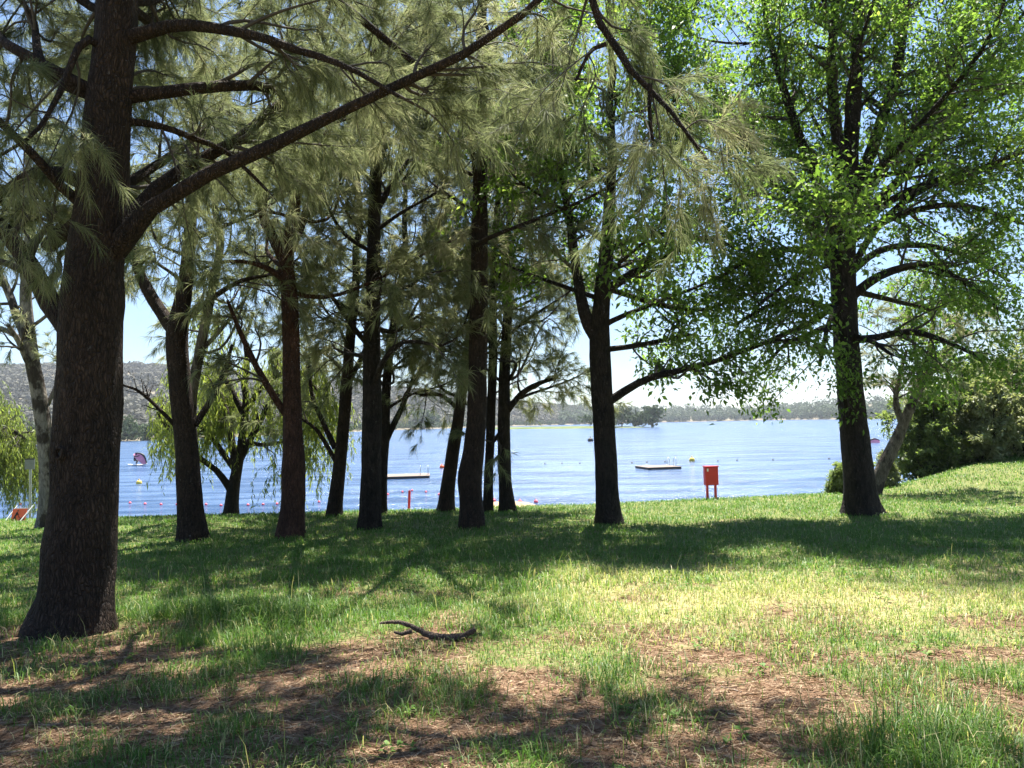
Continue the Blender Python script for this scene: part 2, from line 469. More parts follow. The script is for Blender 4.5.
# ------------------------------------------------------------------ far shore: hills, spit, woods
def skyline(px):       # ridge height in pixels above the horizon line
    xs = [-900, -300, 0, 130, 300, 430, 520, 600, 700, 800, 900, 1100, 1500]
    hs = [50, 62, 62, 60, 46, 28, 17, 9, 7, 8, 12, 16, 12]
    return np.interp(px, xs, hs)
def shore_Y(px):       # distance of the far waterline
    xs = [-900, 0, 130, 250, 400, 520, 640, 760, 900, 1100, 1500]
    ds = [170, 235, 290, 380, 620, 900, 1150, 1150, 700, 520, 400]
    return np.interp(px, xs, ds)
def far_surface(px, t):
    """t 0..1 from the waterline up to the ridge, >1 behind it"""
    y0 = shore_Y(px); y1 = np.maximum(y0 + 350, 1250)
    Y = y0 + (y1 - y0) * t
    X = (px - 512) / FPX * Y
    top = skyline(px) / FPX * y1 + CZ
    h = WATER_Z + (top - WATER_Z) * np.clip(sm(t, 0.12, 1.0), 0, 1) + 1.2 * sm(t, 0, 0.03)
    h = h * np.where(t > 1, np.clip(1.25 - 0.25 * t, 0, 1), 1)
    h = h + (fbm(X * 0.008, Y * 0.008, 77, 4) - 0.5) * 14 * sm(t, 0.15, 0.6) * np.clip(skyline(px) / 40, 0.15, 1)
    return X, Y, h
def build_far():
    px = np.linspace(-900, 1500, 260); t = np.concatenate([[-0.01], np.linspace(0, 1.6, 60)])
    A, T = np.meshgrid(px, t)
    X, Y, Z = far_surface(A, T)
    Z[0] = WATER_Z - 1
    V = np.stack([X, Y, Z], -1).reshape(-1, 3)
    i = np.arange(A.size).reshape(A.shape)
    F = np.stack([i[:-1, :-1], i[:-1, 1:], i[1:, 1:], i[1:, :-1]], -1).reshape(-1, 4)
    mb = MB(); mb.add(V, F)
    tag(mb.build("hills", M['hill']), kind="structure")
build_far()

def clump_quads(C, Rr, n, size, r, flat=0.8, tint0=None, tumble=0.7):
    """n leaf-clump quads spread through each of the crowns C (N,3) with radii Rr (N,)"""
    N = len(C)
    d = nrm(r.normal(size=(N, n, 3)))
    rr = r.uniform(0.35, 1.0, (N, n, 1)) ** 0.6
    # lumpy outline: a few lobes per crown
    lob = nrm(r.normal(size=(N, 1, 5, 3)))
    amp = 0.75 + 0.4 * np.max((d[:, :, None] * lob).sum(-1), axis=2)[..., None]
    P = C[:, None] + d * rr * amp * Rr[:, None, None] * np.array([1, 1, flat])
    s = (size * r.uniform(0.6, 1.3, (N, n)))[..., None]
    if np.ndim(size) > 0: pass
    nn = nrm(d + r.normal(scale=tumble, size=d.shape))
    u = nrm(np.cross(nn, r.normal(size=d.shape))); v = np.cross(nn, u)
    Q = np.stack([P - u * s, P - v * s * 0.8, P + u * s, P + v * s * 0.8], 2)
    tint = np.clip((0.5 if tint0 is None else tint0[:, None]) + r.normal(scale=0.13, size=(N, n)), 0, 1)
    F = np.arange(N * n * 4).reshape(-1, 4)
    return Q.reshape(-1, 3), F, tint.ravel()

def build_woods():
    r = np.random.default_rng(5)
    # hill wood: scattered dry eucalypts
    N = 9000
    px = r.uniform(-250, 620, N); t = r.uniform(0.12, 1.02, N)
    X, Y, Z = far_surface(px, t)
    R = r.uniform(3.0, 5.5, N)
    C = np.stack([X, Y, Z + R * 0.9], 1)
    mb = MB(); mb.add(*clump_quads(C, R, 26, 1.9, r, 0.8, r.uniform(0.3, 0.65, N), 0.3))
    o = mb.build("hill_wood", M['hillleaf'])
    tag(o, "grey brown dry woodland covering the long hill across the lake", "woodland", kind="stuff")
    # low far wood along the other shore
    N = 1500
    px = r.uniform(560, 1400, N); t = r.uniform(0.015, 0.9, N) ** 1.6
    X, Y, Z = far_surface(px, t)
    R = r.uniform(4.5, 9.5, N)
    front = t < 0.06
    R[front] *= 0.7
    tin = np.where(front, r.uniform(0.5, 1.0, N), r.uniform(0.0, 0.55, N))
    C = np.stack([X, Y, Z + R * 1.0], 1)
    mb = MB(); mb.add(*clump_quads(C, R, 60, 1.6, r, 1.0, tin, 0.4))
    o = mb.build("far_wood", M['farleaf'])
    tag(o, "dark green wood along the low far shore beyond the lake", "woodland", kind="stuff")
    # shoreline growth below the hill
    N = 900
    px = r.uniform(-250, 560, N); t = r.uniform(0.008, 0.12, N)
    X, Y, Z = far_surface(px, t)
    R = r.uniform(1.4, 3.4, N)
    C = np.stack([X, Y, Z + R * 0.8], 1)
    mb = MB(); mb.add(*clump_quads(C, R, 45, 0.8, r, 0.9, r.uniform(0.25, 1.0, N)))
    o = mb.build("shore_shrubbery", M['farleaf'])
    tag(o, "band of green bushes at the waterline under the dry hill", "bushes", kind="stuff")
build_woods()

def build_spit():
    # low grassy spit reaching in from the middle of the far shore
    w0 = water_pt(500, 429.5); w1 = water_pt(664, 427.6)
    n = 60
    s = np.linspace(-0.05, 1, n)
    mid = w0[None] + (w1 - w0)[None] * s[:, None]
    half = 24 * np.sqrt(np.clip(1 - np.clip((s - 0.4) / 0.6, 0, 1) ** 2, 0, 1)) + 0.3
    k = np.linspace(-1, 1, 13)
    V = np.zeros((n, 13, 3))
    V[:, :, 0] = mid[:, None, 0]
    V[:, :, 1] = mid[:, None, 1] + 24 + k[None] * half[:, None]
    V[:, :, 2] = WATER_Z - 0.5 + 1.5 * (1 - k[None] ** 4) * np.clip(half[:, None] / 24, 0.3, 1) + 0.3 * fbm(V[:, :, 0] * 0.1, V[:, :, 1] * 0.1, 4)
    i = np.arange(n * 13).reshape(n, 13)
    F = np.stack([i[:-1, :-1], i[1:, :-1], i[1:, 1:], i[:-1, 1:]], -1).reshape(-1, 4)
    mb = MB(); mb.add(V.reshape(-1, 3), F)
    tag(mb.build("grassy_spit_terrain", M['spit']), kind="structure")
    return w1
SPIT_TIP = build_spit()

def far_tree(px, py, hpx, wpx, Y, base_z, label, tint, group=None, name="far_tree", n=420, dens=1.0):
    r = np.random.default_rng(int(px * 7 + hpx))
    p = pt(px, py, Y)
    h = hpx / FPX * Y; w = wpx / FPX * Y
    root = empty(name, (p[0], Y, base_z))
    mb = MB()
    rod(mb, [(0, 0, -0.3), (0.1, 0, h * 0.35), (0.0, 0.1, h * 0.75)], [h * 0.035, h * 0.026, h * 0.012], 7)
    mb.build("trunk", M['grey_bark'], root)
    K = 9
    C = np.stack([r.normal(0, w * 0.2, K), r.normal(0, w * 0.2, K), h * r.uniform(0.17, 0.78, K)], 1)
    R = r.uniform(0.24, 0.36, K) * w
    mb = MB(); mb.add(*clump_quads(C, R, n // K, 0.075 * w * dens, r, 0.85, np.full(K, tint) + r.normal(0, .08, K)))
    mb.build("crown", M['farleaf'], root)
    tag(root, label, "tree", group)
    return root
G_SP = "trees standing on the grassy spit"
far_tree(622, 428, 23, 20, 415, -1.3, "hazy round tree at the spit's neck beside the dark broadleaf trunk", 0.45, G_SP)
far_tree(636, 428, 24, 22, 412, -1.3, "pale olive round tree in the middle of the spit's clump", 0.72, G_SP)
far_tree(653, 428, 22, 22, 402, -1.4, "dark bushy tree at the very tip of the spit", 0.08, G_SP, n=600)
far_tree(590, 428, 13, 13, 440, -1.3, "small grey tree on the spit showing between two lakeside trunks", 0.4, G_SP)
G_SH = "trees on the waterline under the dry hill"
for a in [(8, 446, 30, 26, 245, "grey green spreading tree at the hill foot above the low weeping willow", .5, 5),
          (20, 445, 38, 14, 248, "dark narrow conifer at the hill foot beside the grey spreading tree", .02, 3),
          (30, 445, 33, 13, 252, "second dark conifer at the hill foot, next to the pale trunk", .1, 3),
          (40, 444, 26, 14, 255, "low dark tree at the hill foot half behind the pale trunk", .2, 3),
          (132, 442, 24, 26, 290, "round light green tree across the water beside the thick trunk", .85, 5),
          (150, 441, 20, 24, 296, "bright green shore tree over the surfer's wing", .95, 5),
          (215, 439, 18, 22, 330, "light olive shore tree seen through the willow's stems", .8, 5),
          (318, 432, 16, 24, 480, "dim green shore tree between two dark leaning trunks", .4, 5),
          (425, 428, 18, 26, 640, "hazy grey shore tree above the long swimming pontoon", .4, 5)]:
    far_tree(a[0], a[1], a[2], a[3], a[4], float(far_surface(np.array([a[0]]), np.array([0.02]))[2][0]) - 0.3, a[5], a[6], G_SH)

# ------------------------------------------------------------------ trees
def pp(pts, Y, dY=0.0):
    """pixel polyline (x, y, width) on a plane at depth Y (drifting by dY towards its end) -> world points and radii"""
    n = len(pts)
    P = np.array([pt(p[0], p[1], Y + dY * i / max(n - 1, 1)) for i, p in enumerate(pts)])
    R = np.array([p[2] / FPX * (Y + dY * i / max(n - 1, 1)) / 2 for i, p in enumerate(pts)])
    return P, R

def trunk_mesh(P, R, seed, sides=20, flare=1.0, step=0.14, lump=0.05):
    L = np.linalg.norm(np.diff(P, axis=0), axis=1).sum()
    n = max(8, int(L / step))
    Pn, Rn, _ = resample(P, R, n)
    V, F = tubes(Pn[None], Rn[None], sides)
    V = V.reshape(n, sides, 3)
    C = Pn[:, None]
    a = np.linspace(0, 2 * np.pi, sides, endpoint=False)[None]
    h = (Pn[:, 2] - Pn[0, 2])[:, None]
    r = np.random.default_rng(seed)
    ph = r.uniform(0, 6.28, 4)
    lob = 0.5 + 0.5 * np.cos(a * 4 + ph[0] + 0.6 * np.sin(a * 2 + ph[1]))
    k = 1 + flare * (0.18 + 0.38 * lob) * np.exp(-np.maximum(h - 0.12, 0) / 0.22) + 0.03 * np.cos(a * 3 + ph[2] + h * 0.5)
    k = k + lump * 2 * (vnoise(a * 1.3 + seed, h * 2.2) - 0.5) + lump * 1.2 * (vnoise(a * 4 + seed, h * 5) - 0.5)
    k[:, :] = k
    V = C + (V - C) * k[..., None]
    return V.reshape(-1, 3), F, Pn, Rn

def child_paths(Pp, Rp, nper, u0, lmin, lmax, spread, up, droop, wig, K, r, taper=1.0, rfac=0.45, lo=None, bias=None):
    """Pp (N,Kp,3): spawn nper children per parent, return (N*nper,K,3), radii"""
    N, Kp, _ = Pp.shape
    m = N * nper
    par = np.repeat(np.arange(N), nper)
    u = r.uniform(u0, 1.0, m) * (Kp - 1)
    if lo is not None: u = (lo + (1 - lo) * r.uniform(0, 1, m)) * (Kp - 1)
    i = np.minimum(u.astype(int), Kp - 2); f = (u - i)[:, None]
    O = Pp[par, i] * (1 - f) + Pp[par, i + 1] * f
    T = nrm(Pp[par, i + 1] - Pp[par, i])
    R0 = (Rp[par, i] * (1 - f[:, 0]) + Rp[par, i + 1] * f[:, 0]) * rfac
    q = r.normal(size=(m, 3))
    if bias is not None: q = q + bias
    q -= (q * T).sum(-1, keepdims=True) * T; q = nrm(q)
    sp = r.uniform(spread * 0.6, spread * 1.3, (m, 1))
    D = nrm(T * np.cos(sp) + q * np.sin(sp) + np.array([0, 0, up]))
    L = r.uniform(lmin, lmax, (m, 1)) * (1 - 0.35 * taper * (u / (Kp - 1))[:, None])
    s = np.linspace(0, 1, K)[None, :, None]
    c = r.normal(scale=wig, size=(m, 1, 3)) + np.array([0, 0, -droop])
    P = O[:, None] + D[:, None] * L[:, None] * s + c * L[:, None] * s ** 2
    c2 = r.normal(scale=wig * 0.35, size=(m, 1, 3))
    P = P + c2 * L[:, None] * np.sin(s * np.pi * 2)
    R = np.maximum(R0[:, None] * (1 - 0.8 * s[..., 0]), 0.0026)
    return P, R

def sample_on(P, q, u0, r):
    N, K, _ = P.shape
    m = N * q
    par = np.repeat(np.arange(N), q)
    u = r.uniform(u0, 1.0, m) * (K - 1)
    i = np.minimum(u.astype(int), K - 2); f = (u - i)[:, None]
    return P[par, i] * (1 - f) + P[par, i + 1] * f, nrm(P[par, i + 1] - P[par, i]), par

def needles(mb, twP, q, nl, lmin, lmax, wid, r, mi, tbase, spread=0.55, droop=0.25):
    O, T, par = sample_on(twP, q, 0.15, r)
    tt = np.clip(tbase + r.normal(scale=0.16, size=len(O)), 0, 1)
    O = np.repeat(O, nl, 0); T = np.repeat(T, nl, 0); tt = np.repeat(tt, nl)
    m = len(O)
    D = nrm(T + r.normal(scale=spread, size=(m, 3)))
    L = r.uniform(lmin, lmax, (m, 1))
    sd_ = nrm(np.cross(D, r.normal(size=(m, 3)))) * wid
    mid = O + D * L * 0.5 + np.array([0, 0, -1]) * L * droop * 0.2
    end = O + D * L + np.array([0, 0, -1]) * L * droop
    V = np.stack([O - sd_ * 0.7, O + sd_ * 0.7, mid + sd_, mid - sd_, end], 1).reshape(-1, 3)
    b = np.arange(m)[:, None] * 5
    tt = np.clip(tt + r.normal(scale=0.07, size=m), 0, 1)
    mb.add(V, np.zeros((0, 4)), mi)
    n0 = mb.n - len(V)
    mb.F.append((b + np.array([[0, 1, 2, 3]]) + n0, mi, tt.astype(np.float32)))
    mb.F.append((b + np.array([[3, 2, 4]]) + n0, mi, tt.astype(np.float32)))

def leaves(mb, twP, q, size, r, mi, tbase, aspect=0.55, hang=0.3, jit=0.1, u0=0.1):
    O, T, par = sample_on(twP, q, u0, r)
    m = len(O)
    O = O + r.normal(scale=jit, size=(m, 3))
    D = nrm(T * 0.6 + r.normal(scale=0.8, size=(m, 3)) + np.array([0, 0, -hang]))
    N_ = nrm(r.normal(scale=0.6, size=(m, 3)) + np.array([0, 0, 1.0]))
    Sd = nrm(np.cross(D, N_)); Up = np.cross(Sd, D)
    L = (size * r.uniform(0.5, 1.5, m))[:, None]
    a = O; b = O + D * L * 0.45 + Sd * L * aspect * 0.5 + Up * L * 0.08; c = O + D * L - np.array([0, 0, 0.12]) * L
    d = O + D * L * 0.45 - Sd * L * aspect * 0.5 + Up * L * 0.08
    V = np.stack([a, b, c, d], 1).reshape(-1, 3)
    tb = np.broadcast_to(tbase, (m,)) if np.ndim(tbase) == 0 else np.repeat(tbase, q)
    tt = np.clip(tb + r.normal(scale=0.17, size=m), 0, 1).astype(np.float32)
    mb.add(V, np.zeros((0, 4)), mi)
    mb.F.append((np.arange(m * 4).reshape(-1, 4) + mb.n - len(V), mi, tt))

def auto_limbs(P, R, n, h0, H, L0, elev, r, K=9, az=None, azspread=3.2, top=0.45, curve=0.25, rf=0.33):
    out = []
    z0 = P[0, 2]
    for k in range(n):
        h = h0 + (H - h0) * ((k + r.uniform(0, 1)) / n)
        i = int(np.argmin(np.abs(P[:, 2] - z0 - h)))
        a = (k * 2.399 + r.uniform(-.4, .4)) if az is None else az + r.uniform(-azspread, azspread)
        e = elev + r.normal(scale=0.18) + 0.35 * (h / H) ** 2
        L = L0 * (1 - (1 - top) * (h - h0) / max(H - h0, .1)) * r.uniform(0.75, 1.2)
        d = np.array([math.cos(a) * math.cos(e), math.sin(a) * math.cos(e), math.sin(e)])
        s = np.linspace(0, 1, K)[:, None]
        c = r.normal(scale=0.16, size=3) + np.array([0, 0, curve])
        Q = P[i] + d * L * s + c * L * s ** 2 * 0.6 + r.normal(scale=0.07, size=3) * L * np.sin(s * 6)
        out.append((Q, np.linspace(R[i] * rf, 0.012, K)))
    return out

def build_tree(name, label, trunk, limbs, autos, kind, seed, bark_m, leaf_m, group=None, dead=None, flare=1.0, cat="tree",
               n1=9, n2=6, q=5, nl=7, l1=(0.7, 1.6), l2=(0.3, 0.7), nw=0.004, nlen=(0.12, 0.26), lsize=0.1, tint=0.5, skirt=0.32, branch_name="branch", droop=0.18, hang=(0.8, 2.0), lump=0.05, sides=20, spread=0.9, u1=0.25, topf=0.2):
    r = np.random.default_rng(seed)
    P0, R0 = trunk
    base = P0[0].copy()
    root = empty(name, base)
    tag(root, label, cat, group)
    # sink the trunk's foot into the ground
    P = np.vstack([P0[0] - np.array([0, 0, 0.25]), P0]); R = np.concatenate([[R0[0] * 1.02], R0])
    V, F, Pn, Rn = trunk_mesh(P, R, seed, sides, flare, lump=lump)
    mb = MB(); mb.add(V - base, F)
    mb.build("trunk", bark_m, root)
    allL = []; lows = []; facs = []; bias = []
    for lim in limbs:
        Q, q_ = lim[:2]
        lows.append(lim[2] if len(lim) > 2 else u1); facs.append(lim[3] if len(lim) > 3 else 1.0); bias.append(lim[4] if len(lim) > 4 else (0, 0, 0))
        Qn, qn, L = resample(Q, q_, 14)
        Qn = Qn + np.cumsum(r.normal(scale=0.006 * L / 3, size=Qn.shape), 0) * np.linspace(0, 1, 14)[:, None]
        Vt, Ft = tubes(Qn[None], np.maximum(qn, 0.006)[None], 12)
        kk = 1 + 0.12 * (r.random((14, 12, 1)) - 0.5)
        Vt = (Vt.reshape(14, 12, 3) - Qn[:, None]) * kk + Qn[:, None]
        mb = MB(); mb.add(Vt.reshape(-1, 3) - base, Ft)
        mb.build(branch_name, bark_m, root)
        allL.append((Qn, qn))
    for (Q, q_) in autos:
        Qn, qn, L = resample(Q, q_, 14)
        Vt, Ft = tubes(Qn[None], np.maximum(qn, 0.006)[None], 9)
        mb = MB(); mb.add(Vt - base, Ft)
        mb.build(branch_name, bark_m, root)
        vis = (Qn[3, 2] - CZ) < 0.60 * Qn[3, 1]
        allL.append((Qn, qn)); lows.append(u1); facs.append(1.0 if vis else topf); bias.append((0, 0, 0))
    for (Q, q_) in (dead or []):
        Qn, qn, L = resample(Q, q_, 14)
        Vt, Ft = tubes(Qn[None], np.maximum(qn, 0.005)[None], 9)
        mb = MB(); mb.add(Vt - base, Ft)
        P1, R1 = child_paths(Qn[None], qn[None], 7, 0.3, 0.2 * L, 0.5 * L, 0.8, 0.2, 0.0, 0.12, 6, r)
        mb.add(*[x - base if k == 0 else x for k, x in enumerate(tubes(P1, R1, 5))])
        P2, R2 = child_paths(P1, R1, 4, 0.3, 0.08 * L, 0.25 * L, 0.8, 0.1, 0.0, 0.15, 5, r)
        mb.add(*[x - base if k == 0 else x for k, x in enumerate(tubes(P2, R2, 4))])
        b = mb.build(branch_name, bark_m, root)
    if not allL: return root
    mb = MB()
    LP = np.stack([a for a, _ in allL]); LR = np.stack([b for _, b in allL])
    # children in proportion to limb length
    Ls = np.linalg.norm(np.diff(LP, axis=1), axis=2).sum(1)
    rep = np.repeat(np.arange(len(LP)), np.maximum(1, np.round(Ls * n1 / 3 * np.array(facs)).astype(int)))
    P1, R1 = child_paths(LP[rep], LR[rep], 1, u1, l1[0], l1[1], spread, 0.15, droop, 0.13, 8, r, lo=np.array(lows)[rep], bias=np.array(bias, float)[rep])
    V, F = tubes(P1, R1, 5); mb.add(V - base, F, 1)
    P2, R2 = child_paths(P1, R1, n2, 0.2, l2[0], l2[1], 0.8, 0.05, droop, 0.15, 6, r)
    V, F = tubes(P2, R2, 4); mb.add(V - base, F, 1)
    ct = np.clip(tint + r.normal(scale=0.17, size=len(P1)), 0, 1)
    if kind == 'needle':
        needles(mb, P2 - base, q, nl, nlen[0], nlen[1], nw, r, 0, np.repeat(np.repeat(ct, n2), q), 0.42, skirt)
        needles(mb, P1[:, 4:] - base, max(2, q // 2), nl, nlen[0], nlen[1], nw, r, 0, np.repeat(ct, max(2, q // 2)), 0.5, skirt)
    elif kind == 'leaf':
        leaves(mb, P2 - base, q, lsize, r, 0, np.repeat(ct, n2), 0.52)
    elif kind == 'willow':
        # hanging strands
        O, T, par = sample_on(P2, 2, 0.2, r)
        L = r.uniform(hang[0], hang[1], (len(O), 1))
        s = np.linspace(0, 1, 8)[None, :, None]
        out = T * np.array([1, 1, 0.2])
        Ps = O[:, None] + out[:, None] * (0.35 * L)[:, None] * (1 - (1 - s) ** 2) + np.array([0, 0, -1]) * L[:, None] * s ** 1.3 + r.normal(scale=0.10, size=(len(O), 1, 3)) * np.sin(s * 4)
        V, F = tubes(Ps, np.full(Ps.shape[:2], 0.003), 3); mb.add(V - base, F, 1)
        leaves(mb, Ps - base, q, lsize, r, 0, tint, 0.2, 1.6, 0.015, 0.0)
    mb.build("crown", [leaf_m, M['twig']], root)
    return root

def extend(P, R, H, r, top_r=0.04, lean=(0, 0)):
    """carry a trunk path on up to height H above its foot"""
    n = 6
    d = nrm(P[-1] - P[-2])
    d = nrm(d * 0.5 + np.array([lean[0], lean[1], 1.0]))
    h = max(H - (P[-1, 2] - P[0, 2]), 0.5)
    s = np.linspace(0, 1, n + 1)[1:, None]
    Q = P[-1] + d * h / d[2] * s + r.normal(scale=0.05, size=(n, 3))
    return np.vstack([P, Q]), np.concatenate([R, np.linspace(R[-1], top_r, n + 1)[1:]])

def basis(px, py):
    p = ground_pt(px, py); return p[1]

G_OAK = "she-oaks in the lakeside grove"
# --- the thick she-oak close by
def big_sheoak():
    r = np.random.default_rng(101)
    Y = basis(72, 632)
    P, R = pp([(72, 634, 84), (78, 590, 67), (84, 500, 62), (89, 400, 59), (92, 300, 57), (101, 200, 48), (109, 100, 42), (116, 0, 38)], Y)
    P, R = extend(P, R, 12.5, r)
    limbs = [
        pp([(108, 256, 28), (126, 231, 20), (160, 203, 15), (215, 171, 14), (270, 148, 13), (330, 119, 11), (400, 88, 10), (460, 62, 9), (505, 32, 8), (548, 2, 7), (600, -50, 7), (660, -90, 6), (740, -120, 5), (830, -150, 4), (930, -185, 3)], Y, -0.9) + (0.35, 1.0, (0, 1.6, 0.8)),  # outer end, unseen overhead, extended to throw shade on the lower-right lawn
        pp([(122, 235, 18), (148, 195, 15), (190, 165, 13), (235, 140, 10), (290, 95, 8), (350, 60, 6), (430, 30, 4)], Y, 1.6),
        pp([(128, 38, 15), (180, 25, 12), (240, 31, 10), (300, 48, 8), (345, 62, 6), (400, 90, 4)], Y, -0.5) + (0.3, 0.8, (0, 1.6, 0.3)),
        pp([(84, 206, 12), (60, 185, 10), (40, 162, 9), (0, 122, 8), (-60, 70, 5)], Y, -0.6),
        pp([(76, 338, 24), (52, 305, 21), (35, 275, 20), (10, 238, 17), (-25, 200, 14), (-90, 120, 8)], Y, 0.9),
        pp([(120, 120, 8), (160, 126, 7), (200, 140, 6), (228, 152, 5), (270, 190, 3)], Y, 0.8),
        pp([(118, 60, 10), (85, 40, 8), (60, 90, 6), (35, 130, 4), (0, 155, 3)], Y, -0.9),
        pp([(116, -10, 16), (200, -60, 13), (290, -30, 10), (350, 12, 8), (420, 66, 6), (482, 104, 4)], Y, 0.9) + (0.3, 0.6, (0, 1.6, 0.5)),
        pp([(118, -40, 16), (250, -130, 13), (420, -150, 11), (560, -60, 9), (590, 0, 8), (610, 48, 7), (650, 82, 6), (680, 125, 4), (706, 160, 3)], Y, -1.0) + (0.3, 0.7, (0, 1.2, 0.3)),
        pp([(650, 84, 5), (650, 115, 4), (656, 160, 3)], Y - 0.95, 0.0),
        pp([(606, 44, 5), (590, 52, 4), (575, 80, 3)], Y - 0.9, 0.0),
    ]
    autos = auto_limbs(P, R, 12, 5.6, 12.0, 4.4, 0.35, r, az=0.1, azspread=2.2) + auto_limbs(P, R, 9, 3.6, 7.5, 4.0, 0.2, r, az=1.35, azspread=0.9) + auto_limbs(P, R, 5, 3.4, 7.0, 2.8, 0.25, r, az=2.9, azspread=0.7)
    t = build_tree("sheoak_tree", "thickest dark trunked she-oak with a long branch sweeping up over the lawn", (P, R), limbs, autos, 'needle', 101,
                   M['oak_bark'], M['needle'], G_OAK, n1=14, n2=7, q=16, nl=7, l1=(0.5, 1.4), l2=(0.25, 0.65), nw=0.0016, nlen=(0.09, 0.22), topf=1.05, tint=0.55, flare=0.42, lump=0.06, sides=40, u1=0.2)
    # knot hole on the trunk
    c = pt(77, 452, Y) ; 
    mb = MB()
    a = np.linspace(0, 2 * np.pi, 15)[:-1]
    return t, Y, P, R
T1, Y1, P1_, R1_ = big_sheoak()

def knot():
    i = int(np.argmin(np.abs(P1_[:, 2] - pt(77, 452, Y1)[2])))
    c0 = pt(77, 452, Y1); base = P1_[0]
    # radius of the trunk at that height
    z = c0[2]
    rr = np.interp(z, P1_[:, 2], R1_); cx = np.interp(z, P1_[:, 2], P1_[:, 0]); cyy = np.interp(z, P1_[:, 2], P1_[:, 1])
    dx = c0[0] - cx
    y = cyy - math.sqrt(max(rr ** 2 - dx ** 2, 0.01)) * 1.0
    n = nrm(np.array([dx, y - cyy, 0.0])); u = np.array([-n[1], n[0], 0]); v = np.array([0, 0, 1.0])
    o = np.array([c0[0], y, z]) + n * 0.005
    mb = MB()
    a = np.linspace(0, 2 * np.pi, 17)[:-1]
    prof = [(0.062, -0.03), (0.05, 0.018), (0.036, 0.022), (0.026, -0.01)]
    V = np.array([[o + n * d + (u * math.cos(t) + v * math.sin(t) * 1.15) * q for t in a] for q, d in prof])
    idx = np.arange(4 * 16).reshape(4, 16)
    F = np.stack([idx[:-1], np.roll(idx, -1, 1)[:-1], np.roll(idx, -1, 1)[1:], idx[1:]], -1).reshape(-1, 4)
    mb.add(V.reshape(-1, 3) - base, F, 0)
    ring = V[-1]; mb.add(np.vstack([ring, ring.mean(0) - n * 0.0]) - base, np.stack([np.arange(16), np.roll(np.arange(16), -1), np.full(16, 16)], 1), 1)
    k = mb.build("knot_hole", [M['oak_bark'], M['black']], T1)
knot()

def sheoak(label, pts, H, limbs=(), dead=(), n_auto=14, h0=2.6, L0=2.6, seed=1, bark_m=None, elev=0.3, tint=0.5, leaf=None, kind='needle', base_y=None, dY=0.0, **kw):
    r = np.random.default_rng(seed)
    Y = base_y or basis(pts[0][0], min(pts[0][1] + 0, 768))
    P, R = pp(pts, Y, dY)
    P, R = extend(P, R, H, r, 0.03)
    lb = [pp(l[0], Y, l[1]) + (l[2] if len(l) > 2 else ()) for l in limbs]
    dd = [pp(l, Y, d) for l, d in dead]
    Pn, Rn, _ = resample(P, R, 60)
    au = auto_limbs(Pn, Rn, n_auto, h0, H * 0.97, L0, elev, r) if n_auto else []
    d = dict(n1=9, n2=6, q=9, nl=6, l1=(0.6, 1.6), l2=(0.3, 0.75), nw=0.0045, nlen=(0.12, 0.28), tint=tint)
    d.update(kw)
    return build_tree(kw.pop('name', 'sheoak_tree') if False else d.pop('name', 'sheoak_tree'), label, (P, R), lb, au, kind, seed, bark_m or M['oak_bark'], leaf or M['needle'], d.pop('group', G_OAK), dead=dd, **d)

# pale smooth trunk behind the thick one
sheoak("pale smooth barked tree half hidden behind the thickest she-oak", [(46, 528, 18), (48, 480, 16), (44, 430, 15), (38, 390, 14), (30, 345, 13), (26, 300, 11), (28, 260, 9)], 10.5,
       limbs=[([(32, 352, 9), (18, 320, 8), (5, 285, 7), (-20, 240, 5)], 0.6), ([(36, 380, 7), (20, 345, 6), (8, 325, 4)], -0.5), ([(40, 420, 5), (52, 395, 4), (62, 370, 3)], 0.4)],
       dead=[([(30, 345, 6), (5, 330, 5), (-25, 320, 3)], 0.5)], n_auto=10, h0=4.2, L0=2.4, seed=12, bark_m=M['pale_bark'], tint=0.65, name='pale_barked_tree', group="pale barked lakeside trees")
# forked she-oak
sheoak("dark she-oak forking low in front of the weeping willow", [(193, 541, 27), (190, 500, 24), (186, 440, 22), (180, 380, 21), (177, 335, 21), (184, 295, 15), (189, 250, 13), (191, 200, 11)], 11.0,
       limbs=[([(178, 335, 15), (163, 315, 13), (148, 292, 12), (138, 270, 10), (120, 220, 8), (110, 170, 5)], 0.5)],
       dead=[([(195, 425, 7), (212, 398, 6), (225, 370, 5), (232, 345, 3)], 0.7), ([(186, 438, 5), (165, 415, 4), (140, 392, 3), (122, 385, 2)], -0.4)], n_auto=17, h0=3.7, L0=2.69, seed=13, tint=0.65)
# slender pale trunk behind
sheoak("slender grey trunked tree just behind the forked she-oak", [(196, 520, 11), (193, 460, 11), (192, 400, 10), (200, 350, 10), (208, 310, 9), (218, 260, 8)], 9.5,
       limbs=[([(200, 352, 5), (225, 325, 4), (245, 300, 3)], 0.3)], n_auto=13, h0=3.3, L0=2.24, seed=14, bark_m=M['grey_bark'], tint=0.6, name='slender_tree', group="pale barked lakeside trees")
